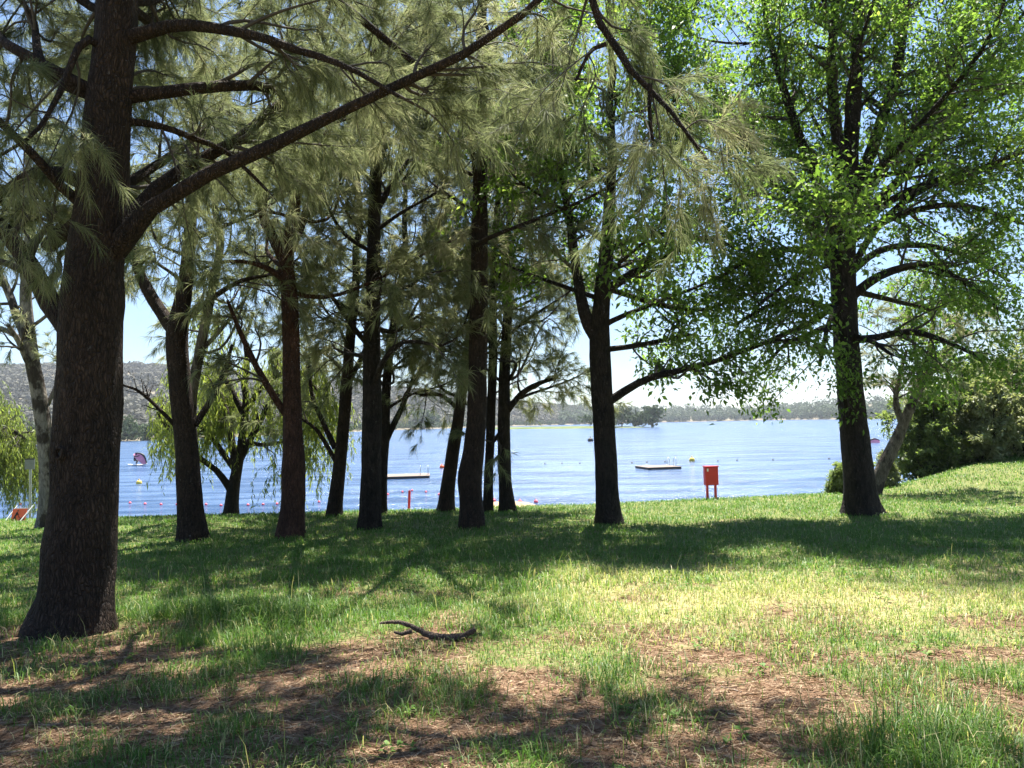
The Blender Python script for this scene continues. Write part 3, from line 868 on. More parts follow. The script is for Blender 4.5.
# reddish she-oak
sheoak("reddish barked she-oak with a curved side branch and swollen base", [(290, 538, 25), (293, 500, 23), (293, 470, 24), (293, 440, 20), (292, 400, 18), (291, 350, 17), (290, 300, 16), (286, 262, 16), (292, 225, 12), (298, 190, 11), (312, 140, 9)], 11.0,
       limbs=[([(285, 262, 12), (272, 235, 10), (262, 212, 8), (255, 170, 7), (240, 120, 5)], -0.4), ([(288, 418, 7), (270, 390, 7), (254, 360, 6), (240, 330, 5), (228, 300, 3)], -0.7),
              ([(290, 250, 10), (305, 215, 9), (318, 180, 8), (332, 140, 6)], 0.5), ([(289, 285, 7), (270, 270, 6), (245, 262, 4), (215, 262, 3)], -0.6), ([(293, 205, 8), (320, 150, 7), (350, 100, 4)], -4.5, (0.3, 0.5))],
       n_auto=17, h0=4.3, L0=2.91, seed=15, bark_m=M['red_bark'], tint=0.68)
sheoak("leaning thin she-oak between the reddish one and the straight black one", [(334, 516, 15), (338, 480, 13), (343, 430, 12), (346, 390, 12), (350, 340, 10), (356, 280, 8)], 9.5,
       limbs=[([(335, 448, 6), (322, 420, 5), (312, 395, 4), (308, 355, 3)], 0.3), ([(338, 465, 5), (318, 432, 4), (300, 418, 2)], -0.3), ([(347, 385, 6), (365, 350, 5), (380, 310, 3)], 0.4)],
       n_auto=19, h0=2.9, L0=2.46, seed=16, tint=0.55)
sheoak("straight black trunked she-oak beside the long pontoon", [(369, 529, 21), (371, 480, 20), (372, 420, 19), (372, 360, 18), (373, 300, 15), (374, 230, 13), (376, 170, 12), (378, 110, 9)], 12.0,
       limbs=[([(375, 180, 8), (388, 130, 7), (400, 80, 4)], -4.5, (0.3, 0.5)), ([(372, 350, 6), (352, 325, 5), (335, 300, 4), (322, 285, 2)], -0.6), ([(374, 215, 7), (392, 185, 6), (410, 160, 4)], 0.4)],
       n_auto=26, h0=2.7, L0=2.69, seed=17, bark_m=M['dark_bark'], tint=0.66)
sheoak("crooked thin she-oak close behind the straight black trunk", [(381, 514, 12), (382, 470, 11), (385, 430, 10), (386, 390, 9), (391, 340, 8), (398, 300, 7), (405, 250, 6)], 9.5,
       limbs=[([(384, 445, 7), (396, 420, 6), (405, 400, 5), (412, 380, 3)], 0.3)], n_auto=20, h0=2.3, L0=2.24, seed=18, bark_m=M['dark_bark'], tint=0.62)
sheoak("leaning she-oak with its foot on the sandy patch", [(446, 511, 17), (448, 485, 14), (453, 450, 13), (458, 420, 12), (462, 390, 10), (468, 350, 9), (474, 300, 7)], 9.0,
       limbs=[([(460, 410, 5), (440, 395, 4), (420, 395, 3)], -0.4)], n_auto=20, h0=2.3, L0=2.24, seed=19, tint=0.58)
sheoak("tall straight she-oak with the bulge near its foot beside the sand", [(472, 529, 24), (471, 500, 23), (470, 478, 25), (474, 450, 21), (477, 400, 19), (478, 340, 18), (479, 260, 17), (480, 190, 15), (480, 130, 14), (482, 60, 12)], 12.5,
       limbs=[([(480, 168, 7), (495, 152, 6), (512, 130, 4)], -0.5), ([(480, 140, 9), (472, 105, 8), (458, 65, 6), (440, 35, 4)], -5.0, (0.3, 0.5)), ([(480, 100, 9), (515, 65, 7), (560, 45, 4)], -5.0, (0.3, 0.5))], n_auto=20, h0=5.3, L0=3.14, seed=20, tint=0.7)
sheoak("thin dark she-oak tight behind the tall straight trunk", [(488, 512, 10), (489, 470, 9), (491, 420, 9), (493, 360, 9), (493, 300, 8), (495, 240, 7), (500, 180, 5)], 10.0,
       limbs=[([(493, 290, 6), (508, 255, 5), (522, 215, 3)], 0.4)], n_auto=19, h0=3.5, L0=2.24, seed=21, bark_m=M['dark_bark'], tint=0.62)
sheoak("low branching dark she-oak on the lake side of the sandy patch", [(508, 512, 17), (505, 480, 13), (504, 440, 13), (504, 400, 12), (505, 360, 11), (508, 300, 9)], 9.5,
       limbs=[([(505, 415, 6), (520, 395, 6), (538, 384, 5), (556, 378, 3)], -0.4), ([(503, 430, 5), (490, 445, 4)], -0.3)], n_auto=23, h0=2.3, L0=2.58, seed=22, bark_m=M['dark_bark'], tint=0.58)

G_BL = "broadleaf trees by the lake"
def broad(label, pts, H, **kw):
    d = dict(kind='leaf', leaf=M['leaf'], bark_m=M['dark_bark'], group=G_BL, n1=14, n2=8, q=13, lsize=0.105, l1=(0.6, 1.7), l2=(0.3, 0.8), droop=0.08, name='broadleaf_tree')
    d.update(kw)
    return sheoak(label, pts, H, **d)
broad("broadleaf tree forking at head height with one long low arching branch", [(609, 524, 25), (607, 490, 22), (605, 440, 22), (602, 390, 21), (600, 345, 21), (602, 300, 17), (606, 260, 15), (609, 215, 12), (612, 160, 10)], 10.5,
      limbs=[([(597, 338, 15), (586, 318, 13), (580, 290, 11), (575, 255, 10), (570, 215, 8), (560, 160, 6)], 0.4),
             ([(611, 400, 9), (628, 389, 8), (650, 378, 7), (690, 368, 6), (725, 358, 5), (760, 343, 4), (805, 338, 3)], -0.6),
             ([(604, 293, 11), (622, 280, 9), (648, 264, 8), (672, 254, 6), (695, 236, 4)], -0.5),
             ([(612, 290, 6), (660, 305, 5), (700, 310, 4), (735, 300, 2)], 0.9), ([(608, 250, 7), (650, 235, 6), (710, 240, 4), (770, 262, 2)], 0.5), ([(602, 350, 6), (640, 345, 5), (690, 335, 3)], 0.7)],
      n_auto=20, h0=3.8, L0=3.2, seed=31, tint=0.6, elev=0.35)
broad("tallest broadleaf tree with a fan of upright limbs above the green mound", [(863, 514, 35), (860, 490, 30), (855, 440, 27), (850, 390, 25), (846, 340, 24), (843, 290, 24), (842, 250, 25), (845, 205, 26), (850, 150, 16), (856, 80, 13)], 14.0,
      limbs=[([(838, 235, 12), (820, 190, 10), (800, 140, 9), (785, 95, 8), (770, 50, 6), (760, 0, 4)], 0.3),
             ([(842, 215, 14), (838, 150, 12), (832, 80, 10), (835, 0, 8), (840, -60, 5)], -0.4),
             ([(850, 205, 14), (875, 140, 12), (895, 70, 10), (905, 0, 8), (910, -60, 5)], 0.5),
             ([(850, 215, 14), (885, 165, 12), (920, 120, 10), (955, 60, 8), (975, 10, 6), (990, -40, 4)], -0.5),
             ([(850, 225, 12), (890, 190, 10), (930, 150, 8), (985, 105, 6), (1040, 80, 4)], 0.8),
             ([(848, 300, 10), (870, 282, 9), (895, 270, 8), (930, 265, 6), (970, 285, 5), (1000, 310, 3)], -0.9),
             ([(846, 340, 9), (875, 338, 7), (905, 332, 7), (940, 340, 5), (985, 360, 3)], -1.2),
             ([(848, 275, 8), (880, 250, 7), (920, 245, 6), (965, 255, 4), (1010, 280, 3)], 1.0),
             ([(836, 255, 9), (812, 252, 7), (780, 250, 6), (745, 262, 4), (715, 280, 3)], -0.6, (0.3, 0.6)),
             ([(840, 300, 7), (815, 320, 6), (780, 335, 5), (745, 350, 3)], 0.6, (0.3, 0.6)),
             ([(842, 300, 6), (828, 325, 5), (820, 365, 3)], -0.9, (0.3, 0.6)),
             ([(838, 245, 9), (805, 215, 7), (770, 195, 5), (720, 200, 3)], -0.9, (0.3, 0.6)),
             ([(840, 270, 8), (810, 225, 6), (790, 180, 5), (740, 130, 3)], 0.9),
             ([(850, 240, 9), (900, 215, 7), (960, 205, 5), (1030, 225, 3)], -0.7),
             ([(850, 230, 9), (910, 190, 7), (980, 170, 5), (1060, 150, 3)], 0.4),
             ([(841, 285, 8), (818, 240, 7), (800, 205, 5), (775, 200, 3)], -1.6, (0.3, 0.6)),
             ([(850, 290, 7), (890, 300, 5), (930, 310, 3)], 1.2),
             ([(845, 262, 7), (836, 235, 5), (828, 212, 3)], -3.4, (0.45, 1.6)),
             ([(850, 335, 6), (872, 342, 5), (892, 356, 3)], -1.6, (0.5, 0.8)),
             ([(840, 315, 7), (805, 300, 6), (770, 305, 5), (735, 325, 3)], -0.3, (0.3, 0.6)),
             ([(842, 325, 6), (815, 332, 5), (785, 345, 4), (765, 365, 2)], -0.6, (0.3, 0.6)),
             ([(838, 262, 6), (800, 275, 5), (760, 300, 3)], -1.3, (0.3, 0.6))],
      n_auto=22, h0=4.6, L0=5.4, seed=32, tint=0.56, elev=0.4, n1=13, n2=8, q=18, topf=0.22, lsize=0.09, l1=(0.8, 2.0), l2=(0.35, 0.9))
# leaning pale tree at the mound
sheoak("leaning pale barked tree slanting over the bushes on the mound", [(873, 495, 14), (882, 470, 13), (893, 448, 12), (903, 425, 10), (913, 402, 9), (922, 380, 7), (930, 350, 5)], 6.2, base_y=20.5,
       limbs=[([(903, 425, 7), (896, 405, 6), (897, 385, 4), (905, 350, 3)], 0.3), ([(915, 398, 6), (940, 360, 5), (965, 330, 3)], 0.6), ([(920, 382, 5), (915, 350, 4), (910, 310, 2)], 0.0)],
       n_auto=9, h0=3.0, L0=1.8, seed=33, bark_m=M['grey_bark'], tint=0.75, name='leaning_tree', group="pale barked lakeside trees", nw=0.0055)

# --- weeping willows at the water's edge
def willow(label, pts, H, limbs, seed, base_y=None, n_auto=5, L0=1.55, h0=1.8, **kw):
    d = dict(kind='willow', leaf=M['willow'], bark_m=M['grey_bark'], group="weeping willows at the water's edge", n1=11, n2=6, q=28, lsize=0.12, l1=(0.5, 1.1), l2=(0.25, 0.6), name='weeping_willow', tint=0.85, hang=(0.5, 1.45))
    d.update(kw)
    return sheoak(label, pts, H, limbs=limbs, n_auto=n_auto, h0=h0, L0=L0, seed=seed, base_y=base_y, **d)
willow("weeping willow with forked stems and yellow green hanging strands", [(231, 515, 13), (233, 490, 12), (237, 470, 10), (242, 440, 8), (246, 400, 7)], 5.2,
       [([(231, 490, 8), (218, 472, 6), (200, 458, 5), (180, 440, 5), (165, 424, 4), (158, 412, 3)], -0.5, (0.3, 0.4)), ([(235, 475, 7), (232, 440, 7), (226, 410, 5), (215, 380, 4)], 0.3),
        ([(240, 460, 7), (258, 425, 6), (275, 398, 5), (300, 385, 3)], 0.4), ([(243, 440, 5), (262, 445, 4), (290, 440, 3), (315, 430, 2)], -0.3), ([(245, 410, 6), (270, 380, 5), (300, 372, 4), (325, 400, 2)], -0.6), ([(244, 415, 6), (222, 375, 5), (200, 362, 4), (182, 366, 2)], 0.2, (0.2, 0.5)), ([(235, 470, 6), (205, 430, 5), (170, 405, 3)], 0.6)], 41, base_y=19.6, bark_m=M['dark_bark'])
willow("low bright weeping willow by the small orange sign", [(-38, 520, 18), (-36, 480, 15), (-30, 450, 12), (-24, 430, 10)], 3.9,
       [([(-30, 455, 8), (-10, 435, 7), (10, 430, 5), (28, 440, 3)], -0.4), ([(-28, 445, 8), (-8, 450, 6), (14, 455, 4), (32, 470, 3)], 0.5), ([(-32, 460, 6), (-15, 425, 5), (0, 420, 4)], 0.8)], 42, base_y=26.0, n_auto=7, L0=2.2, h0=1.6, hang=(0.7, 1.7), tint=0.65, n1=22)

# --- shrubs on the mound
def shrub(label, px, py, hpx, wpx, Y, seed, leaf, tint, cat="shrub", stems=20, q=24, lsize=0.11, name="shrub", group="shrubs on the green mound"):
    hpx *= 1.12
    r = np.random.default_rng(seed)
    p = pt(px, py, Y); z = float(zg(p[0], Y))
    base = np.array([p[0], Y, z])
    h = hpx / FPX * Y; w = wpx / FPX * Y / 2
    root = empty(name, base); tag(root, label, cat, group)
    K = 8
    a = r.uniform(0, 2 * np.pi, stems); e = r.uniform(0.15, 1.0, stems) ** 0.7
    s = np.linspace(0, 1, K)[None, :, None]
    off = np.stack([np.cos(a), np.sin(a), 0 * a], 1)
    foot = off * (0.25 * w * r.uniform(0.2, 1.2, (stems, 1)))
    tip = off * (w * 0.8 * e)[:, None] + np.array([0, 0, 1]) * (h * 0.85 * np.sqrt(1 - 0.6 * e ** 2) * r.uniform(0.75, 1.05, stems))[:, None]
    P = foot[:, None] + (tip - foot)[:, None] * s + (off * 0.12 * w)[:, None] * np.sin(s * np.pi) + r.normal(scale=0.06, size=(stems, 1, 3)) * np.sin(s * 5)
    P[: stems // 2 - 1, :, 2] *= np.linspace(0.35, 0.75, stems // 2 - 1)[:, None]
    P[:, 0, 2] -= 0.15
    R = np.linspace(0.028, 0.008, K)[None] * np.ones((stems, 1)) * (h / 3)
    mb = MB(); V, F = tubes(P, R, 6); mb.add(V, F)
    mb.build("stem", M['dark_bark'], root)
    P1, R1 = child_paths(P, R, 11, 0.04, 0.16 * h, 0.34 * h, 0.9, 0.1, 0.12, 0.15, 6, r)
    P2, R2 = child_paths(P1, R1, 5, 0.2, 0.07 * h, 0.16 * h, 0.8, 0.05, 0.1, 0.15, 5, r)
    mb = MB()
    for a_, b_ in ((P1, R1), (P2, R2)):
        V, F = tubes(a_, b_, 4); mb.add(V, F, 1)
    ct = np.clip(tint + r.normal(scale=0.15, size=len(P1)), 0, 1)
    leaves(mb, P2, q, lsize, r, 0, np.repeat(ct, 5), 0.5, 0.15, 0.03)
    mb.build("foliage", [leaf, M['twig']], root)
for a in [("tall dark green shrub behind the leaning pale trunk", 927, 480, 108, 62, 26.0, 51, M['shrub'], .35),
          ("dark shrub with bare lower stems in the middle of the mound's thicket", 955, 478, 115, 80, 26.5, 52, M['shrub'], .5),
          ("yellow green leafy shrub rising over the dark thicket", 985, 474, 108, 60, 28.5, 53, M['leaf'], .75),
          ("silvery green rounded shrub along the thicket's sunny side", 990, 474, 78, 70, 25.5, 54, M['greyleaf'], .7),
          ("large olive shrub at the outer end of the thicket", 1032, 468, 120, 90, 26.5, 55, M['greyleaf'], .55),
          ("brownish tall shrub behind the olive one", 1012, 470, 128, 60, 29.5, 56, M['greyleaf'], .15),
          ("grey green bush beyond the thicket's far end", 1075, 466, 110, 90, 26.0, 57, M['shrub'], .5)]:
    shrub(*a)
shrub("small round green shrub alone at the water's edge by the tallest trunk", 838, 490, 30, 24, 21.7, 58, M['shrub'], .55, stems=10, lsize=0.06)
shrub("little pale shrub between the tallest trunk and the leaning one", 888, 488, 30, 20, 22.4, 59, M['greyleaf'], .5, stems=9, lsize=0.06)

# ------------------------------------------------------------------ grass and litter
def build_grass():
    r = np.random.default_rng(77)
    Vs, F4, F3, T4 = [], [], [], []
    mb = MB()
    zones = [(2.6, 5.0, 3400, 4.2, 0.0021), (5.0, 8.0, 1900, 5.6, 0.0027), (8.0, 13.0, 900, 9.2, 0.004), (13.0, 19.0, 420, 13.5, 0.0055), (19.0, 28.5, 240, 20, 0.0075)]
    for y0, y1, dens, hw, wid in zones:
        n = int((y1 - y0) * hw * 2 * dens / 4)     # clumps of about five blades
        Y = r.uniform(y0, y1, n); X = r.uniform(-hw, hw, n)
        bare = bare_f(X, Y); dry = dry_f(X, Y); tall = tall_f(X, Y); sand = sand_f(X, Y)
        tuft = sm(fbm(X * 2.6, Y * 2.6, 66, 3), 0.50, 0.60)
        tall = np.maximum(tall, 0.55 * tuft * bare)
        keep = (r.random(n) > bare * (0.93 - 0.66 * tuft)) & (r.random(n) > sand) & (r.random(n) < 0.35 + 0.65 * fbm(X * 3, Y * 3, 8, 2) * 1.6)
        keep &= ~((np.abs(X - P1_[0, 0]) < 0.4) & (np.abs(Y - Y1) < 0.4))
        X, Y, bare, dry, tall = X[keep], Y[keep], bare[keep], dry[keep], tall[keep]
        m = 5 + 0 * len(X)
        cx = np.repeat(X, m); cyy = np.repeat(Y, m); k = len(cx)
        rad_ = 0.05 * (1 + 0.08 * y1)
        bx = cx + r.normal(scale=rad_, size=k); by = cyy + r.normal(scale=rad_, size=k)
        tl = np.repeat(tall, m); dr = np.repeat(dry, m); br = np.repeat(bare, m)
        h = (0.024 + 0.045 * r.random(k)) * (1 + 3.2 * tl) * (1 - 0.35 * br) * (1 + 0.25 * (y1 > 12))
        stalk = (r.random(k) < 0.008) & (by < 10)
        h = h * np.where(stalk, 2.2, 1.0)
        wd = wid * r.uniform(0.7, 1.4, k)
        bz = zg(bx, by) - 0.004
        az = np.repeat(r.uniform(0, 6.28, len(X)), m) * 0.3 + r.uniform(0, 6.28, k)
        lean = np.where(stalk, 0.35, r.uniform(0.2, 1.55, k)) * h
        dx, dy = np.cos(az), np.sin(az)
        sx, sy = -dy * wd, dx * wd
        fa = r.uniform(0, 6.28, k) * 0.35
        O = np.stack([bx, by, bz], 1)
        D = np.stack([dx, dy, 0 * dx], 1); Sd = np.stack([sx, sy, 0 * sx], 1)
        up = np.array([0, 0, 1.0])
        mid = O + D * (lean * 0.36)[:, None] + up * (h * 0.6)[:, None]
        tip = O + D * lean[:, None] + up * (h * np.maximum(0.22, 1.0 - 0.32 * (lean / h) ** 2))[:, None]
        V = np.stack([O - Sd, O + Sd, mid + Sd * 0.8, mid - Sd * 0.8, tip], 1).reshape(-1, 3)
        t = np.clip(0.28 + 0.38 * dr - 0.10 * tl + r.normal(scale=0.10, size=k) + 0.10 * (fbm(bx * 0.8, by * 0.8, 55, 3) - .5), 0, 1)
        t = np.where(r.random(k) < 0.05 + 0.25 * dr + 0.15 * br, r.uniform(0.75, 1.0, k), t)
        t = np.where(stalk, r.uniform(0.6, 0.95, k), t).astype(np.float32)
        b = np.arange(k)[:, None] * 5 + mb.n
        mb.V.append(V.astype(np.float32)); mb.n += len(V)
        mb.F.append((b + np.array([[0, 1, 2, 3]]), 0, t)); mb.F.append((b + np.array([[3, 2, 4]]), 0, t))
    # low broad-leaved weeds among the blades
    n = 420
    Y = 3.0 + 9 * r.random(n) ** 1.4; X = r.uniform(-1, 1, n) * Y * 0.8
    ok = (fbm(X * 1.2, Y * 1.2, 91, 3) > 0.52) & (sand_f(X, Y) < 0.1)
    X, Y = X[ok], Y[ok]; q = 9; k = len(X) * q
    cx = np.repeat(X, q); cy_ = np.repeat(Y, q); a = r.uniform(0, 6.28, k); L = r.uniform(0.02, 0.055, k)
    d = np.stack([np.cos(a), np.sin(a), 0 * a], 1); sdv = np.stack([-np.sin(a), np.cos(a), 0 * a], 1)
    O = np.stack([cx, cy_, zg(cx, cy_)], 1) + np.array([0, 0, 1]) * r.uniform(0.005, 0.05, k)[:, None]
    V = np.stack([O, O + d * (L * .5)[:, None] + sdv * (L * .28)[:, None] + np.array([0, 0, .5]) * L[:, None] * .5, O + d * L[:, None] + np.array([0, 0, .2]) * L[:, None], O + d * (L * .5)[:, None] - sdv * (L * .28)[:, None] + np.array([0, 0, .5]) * L[:, None] * .5], 1)
    mb.F.append((np.arange(k * 4).reshape(-1, 4) + mb.n, 0, np.clip(r.normal(0.42, 0.12, k), 0, 1).astype(np.float32)))
    mb.V.append(V.reshape(-1, 3).astype(np.float32)); mb.n += k * 4
    o = mb.build("grass", M['blade'])
    tag(o, "patchy green and straw coloured grass covering the lakeside lawn", "grass", kind="stuff")
    # fallen needles and bits of twig on the bare soil
    mb = MB()
    n = 150000
    Y = 2.6 + 9.0 * r.random(n) ** 1.5; X = r.uniform(-1, 1, n) * (Y * 0.85)
    b = bare_f(X, Y)
    keep = r.random(n) < 0.12 + b
    X, Y = X[keep], Y[keep]; k = len(X)
    a = r.uniform(0, 6.28, k); L = r.uniform(0.04, 0.14, k); w = r.uniform(0.0008, 0.0022, k)
    z = zg(X, Y)
    def P(s, off):
        x = X + np.cos(a) * L * s - np.sin(a) * w * off; y = Y + np.sin(a) * L * s + np.cos(a) * w * off
        return np.stack([x, y, zg(x, y) + 0.006 + r.random(k) * 0.008], 1)
    V = np.stack([P(-.5, -1), P(.5, -1), P(.5, 1), P(-.5, 1)], 1).reshape(-1, 3)
    mb.add(V, np.zeros((0, 4)))
    mb.F.append((np.arange(k * 4).reshape(-1, 4), 0, np.clip(r.normal(0.48, 0.22, k), 0, 1).astype(np.float32)))
    n = 1100
    Y = 2.8 + 10 * r.random(n) ** 1.4; X = r.uniform(-1, 1, n) * Y * 0.8
    a = r.uniform(0, 6.28, n); L = r.uniform(0.006, 0.022, n)[:, None]
    O = np.stack([X, Y, zg(X, Y) + r.uniform(0.008, 0.03, n)], 1)
    d = np.stack([np.cos(a), np.sin(a), r.normal(0, .3, n)], 1); e = np.stack([-np.sin(a), np.cos(a), r.normal(0, .3, n)], 1)
    V = np.stack([O - d * L, O - e * L * .5, O + d * L, O + e * L * .5], 1).reshape(-1, 3)
    mb.F.append((np.arange(n * 4).reshape(-1, 4) + mb.n, 0, r.uniform(0.1, 0.85, n).astype(np.float32)))
    mb.V.append(V.astype(np.float32)); mb.n += n * 4
    o = mb.build("needle_litter", M['litter'])
    tag(o, "brown fallen needles strewn over the bare soil", "litter", kind="stuff")
build_grass()

# ------------------------------------------------------------------ fallen branch and sticks
def fallen_branch():
    Y = ground_pt(437, 641)[1]
    pts = [(376, 627, 2), (396, 625, 4), (412, 630, 5), (428, 636, 6), (440, 640, 7), (452, 638, 8), (464, 634, 7), (476, 627, 5)]
    P, R = pp(pts, Y)
    for i in range(len(P)):
        g = zg(P[i, 0], P[i, 1]); P[i, 2] = max(P[i, 2], g + R[i] * 0.7)
    P[:, 1] += np.linspace(0.12, -0.06, len(P))
    Pn, Rn, _ = resample(P, R, 26)
    r = np.random.default_rng(3)
    Pn = Pn + r.normal(scale=0.004, size=Pn.shape); Rn = Rn * (1 + 0.25 * (r.random(26) - 0.5))
    base = Pn[13].copy()
    root = empty("fallen_branch", base)
    mb = MB(); rod(mb, Pn - base, Rn, 10); mb.build("stem", M['deadbranch'], root)
    Q, q = pp([(412, 631, 5), (402, 634, 4), (394, 632, 2.5)], Y - 0.05)
    mb = MB(); rod(mb, Q - base, q, 8); mb.build("side_branch", M['deadbranch'], root)
    tag(root, "crooked dead branch lying on the lawn with one end turned up", "branch")
fallen_branch()
def stick(label, a, b, w, seed, m='twig'):
    r = np.random.default_rng(seed)
    p0, p1 = ground_pt(*a), ground_pt(*b)
    s = np.linspace(0, 1, 8)[:, None]
    P = p0 + (p1 - p0) * s + r.normal(scale=0.012, size=(8, 3)) * np.array([1, 1, 0])
    P[:, 2] = zg(P[:, 0], P[:, 1]) + w * 0.8
    base = P[3].copy()
    mb = MB(); rod(mb, P - base, np.linspace(w, w * 0.4, 8), 6)
    o = mb.build("fallen_stick", M[m]); o.location = base
    tag(o, label, "stick", "sticks lying on the bare soil")
stick("dark thin stick on the soil below the dead branch", (395, 682), (440, 677), 0.006, 1)
stick("short stick on the bare patch under the lawn's sunny part", (690, 662), (716, 668), 0.006, 2)
stick("long thin stick across the brown soil near the pale bare spots", (165, 748), (205, 733), 0.005, 3)
stick("pale short stick beside the leafy tuft", (722, 688), (742, 694), 0.007, 4, 'deadwood')
stick("bent stick on the grass by the mound", (985, 508), (1003, 514), 0.012, 5)
stick("brown stick on the soil close to the thick trunk's grass", (20, 700), (38, 690), 0.007, 6)

# ------------------------------------------------------------------ things at the water's edge
def red_cabinet():
    Y = 20.9
    k = Y / FPX
    g = pt(711.5, 495, Y); g[2] = float(zg(g[0], Y))
    root = empty("red_cabinet", (g[0], g[1], zg(g[0], g[1])))
    root.rotation_euler.z = rad(6)
    hz = pt(711.5, 485, Y)[2] - g[2]
    bw, bh = 13.5 * k, 18 * k
    mb = MB(); box(mb, (0, 0, hz + bh / 2), (bw, 0.16, bh)); o = mb.build("cabinet_box", M['red'], root, smooth=False)
    bv = o.modifiers.new("edge", 'BEVEL'); bv.width = 0.012; bv.segments = 2
    mb = MB(); box(mb, (0, -0.09, hz + bh / 2), (bw * 0.93, 0.02, bh * 0.94)); mb.build("door", M['red'], root, smooth=False)
    mb = MB(); box(mb, (-bw * 0.33, -0.104, hz + bh * 0.84), (bw * 0.12, 0.006, bh * 0.16)); mb.build("sticker", M['white'], root, smooth=False)
    mb = MB(); box(mb, (0, 0, hz + bh + 0.012), (bw * 1.06, 0.2, 0.024)); mb.build("lid", M['red'], root, smooth=False)
    for s in (-1, 1):
        mb = MB(); box(mb, (s * bw * 0.31, 0, hz / 2 - 0.15), (0.055, 0.06, hz + 0.3)); mb.build("leg", M['red'], root, smooth=False)
    tag(root, "red box on two legs standing where the lawn meets the lake", "cabinet")
red_cabinet()
def red_post():
    Y = 23.5
    p = pt(408, 503, Y); z = float(zg(p[0], Y))
    top = pt(410.5, 490, Y)
    mb = MB(); rod(mb, [(0, 0, -0.3), (0.01, 0, 0.5), (0.05, 0, top[2] - z - 0.05), (0.05, 0, top[2] - z)], [0.04, 0.04, 0.04, 0.02], 10)
    o = mb.build("marker_post", M['red']); o.location = (p[0], Y, z)
    tag(o, "short red marker post at the shore below the long pontoon", "post")
red_post()
def signpost():
    Y = 20.5
    p = pt(30, 512, Y); z = float(zg(p[0], Y)); k = Y / FPX
    root = empty("signpost", (p[0], Y, z)); root.rotation_euler.z = rad(10)
    top = pt(30, 464, Y)[2] - z
    mb = MB(); rod(mb, [(0, 0, -0.3), (0, 0, top * 0.5), (0, 0, top)], 0.03, 10); mb.build("pole", M['galv'], root)
    mb = MB(); box(mb, (0, -0.045, top), (9 * k, 0.02, 10.5 * k)); mb.build("sign_panel", M['panel'], root, smooth=False)
    mb = MB(); box(mb, (0, -0.057, top + 5 * k), (9.2 * k, 0.004, 1.2 * k)); mb.build("header_strip", M['black'], root, smooth=False)
    tag(root, "grey square sign panel on a thin pole by the willow", "signpost")
signpost()
def orange_sign():
    Y = ground_pt(19, 521)[1]
    p = pt(19, 522, Y); z = float(zg(p[0], Y)); k = Y / FPX
    root = empty("work_sign", (p[0], Y, z)); root.rotation_euler.z = rad(-8)
    w, h = 15.5 * k, 12 * k
    T_ = rad(-14)
    zc = pt(19, 515.5, Y)[2] - z
    zc = max(zc, h * 0.5)
    mb = MB(); box(mb, (0, 0, zc), (w, 0.012, h), tilt=T_); mb.build("sign_board", M['orange'], root, smooth=False)
    # digging figure
    def q(x, y): # board coordinates -1..1
        zz = y * h / 2; c, s = math.cos(T_), math.sin(T_)
        return (x * w / 2, -s * zz - 0.012 * c, zc + c * zz - 0.012 * s)
    mb = MB()
    rod(mb, [q(-.25, .45), q(-.38, .05), q(-.5, -.25)], [.018, .02, .016], 6)
    rod(mb, [q(-.5, -.25), q(-.58, -.55), q(-.72, -.85)], .011, 6)
    rod(mb, [q(-.48, -.25), q(-.38, -.5), q(-.42, -.85)], .011, 6)
    rod(mb, [q(-.28, .35), q(-.12, .1), q(.0, .05)], .009, 6)
    rod(mb, [q(-.3, .2), q(.2, -.5)], .006, 6)
    c = np.array(q(-.18, .66)); a = np.linspace(0, 6.28, 9)
    rod(mb, [c + np.array([0, 0, -.016]), c, c + np.array([0, 0, .016])], [.008, .017, .008], 8)
    rod(mb, [q(.15, -.88), q(.42, -.6), q(.62, -.55), q(.88, -.88)], [.004, .022, .022, .004], 6)
    mb.build("worker_symbol", M['black'], root)
    for s in (-1, 1):
        x = s * w * 0.52
        mb = MB(); rod(mb, [(x + s * 0.02 + 0.03, 0.16, zc + h * 0.72), (x - 0.06, -0.17, -0.03)], 0.013, 8); mb.build("leg", M['white'], root)
    mb = MB(); rod(mb, [(-w * .52, .1, zc + h * .5), (w * .52, .1, zc + h * .5)], 0.01, 6); mb.build("crossbar", M['galv'], root)
    tag(root, "low orange work sign with black digging figure on white legs", "sign")
orange_sign()

def pontoon(label, px, py, wpx, depth, rot, ladder_x):
    p = water_pt(px, py); k = p[1] / FPX
    root = empty("swim_pontoon", (p[0], p[1], WATER_Z)); root.rotation_euler.z = rot
    L = wpx * k
    mb = MB(); box(mb, (0, 0, 0.0), (L * .98, depth * .98, 0.28)); mb.build("float_hull", M['hulldark'], root, smooth=False)
    mb = MB(); box(mb, (0, 0, 0.165), (L, depth, 0.045)); mb.build("deck", M['plank'], root, smooth=False)
    lad = empty("ladder", (0, 0, 0)); lad.parent = root
    bpy.data.objects.remove(lad)
    for s in (0, 1):
        x = L / 2 - 0.12 - s * 0.55
        mb = MB()
        yy = -depth * 0.2
        rod(mb, [(x, yy + .42, .18), (x, yy + .40, .62), (x, yy + .30, .84), (x, yy + .1, .88), (x, yy - .05, .74), (x, yy - .15, .18)], 0.02, 7)
        mb.build("handrail", M['galv'], root)
    tag(root, label, "pontoon", "swimming pontoons moored off the beach")
pontoon("wide timber swimming pontoon between the black trunk and the leaning she-oak", 406, 477.5, 47, 2.9, rad(7), 1)
pontoon("smaller timber swimming pontoon between the forked broadleaf trunk and red box", 658, 468.5, 35, 2.8, rad(12), 1)

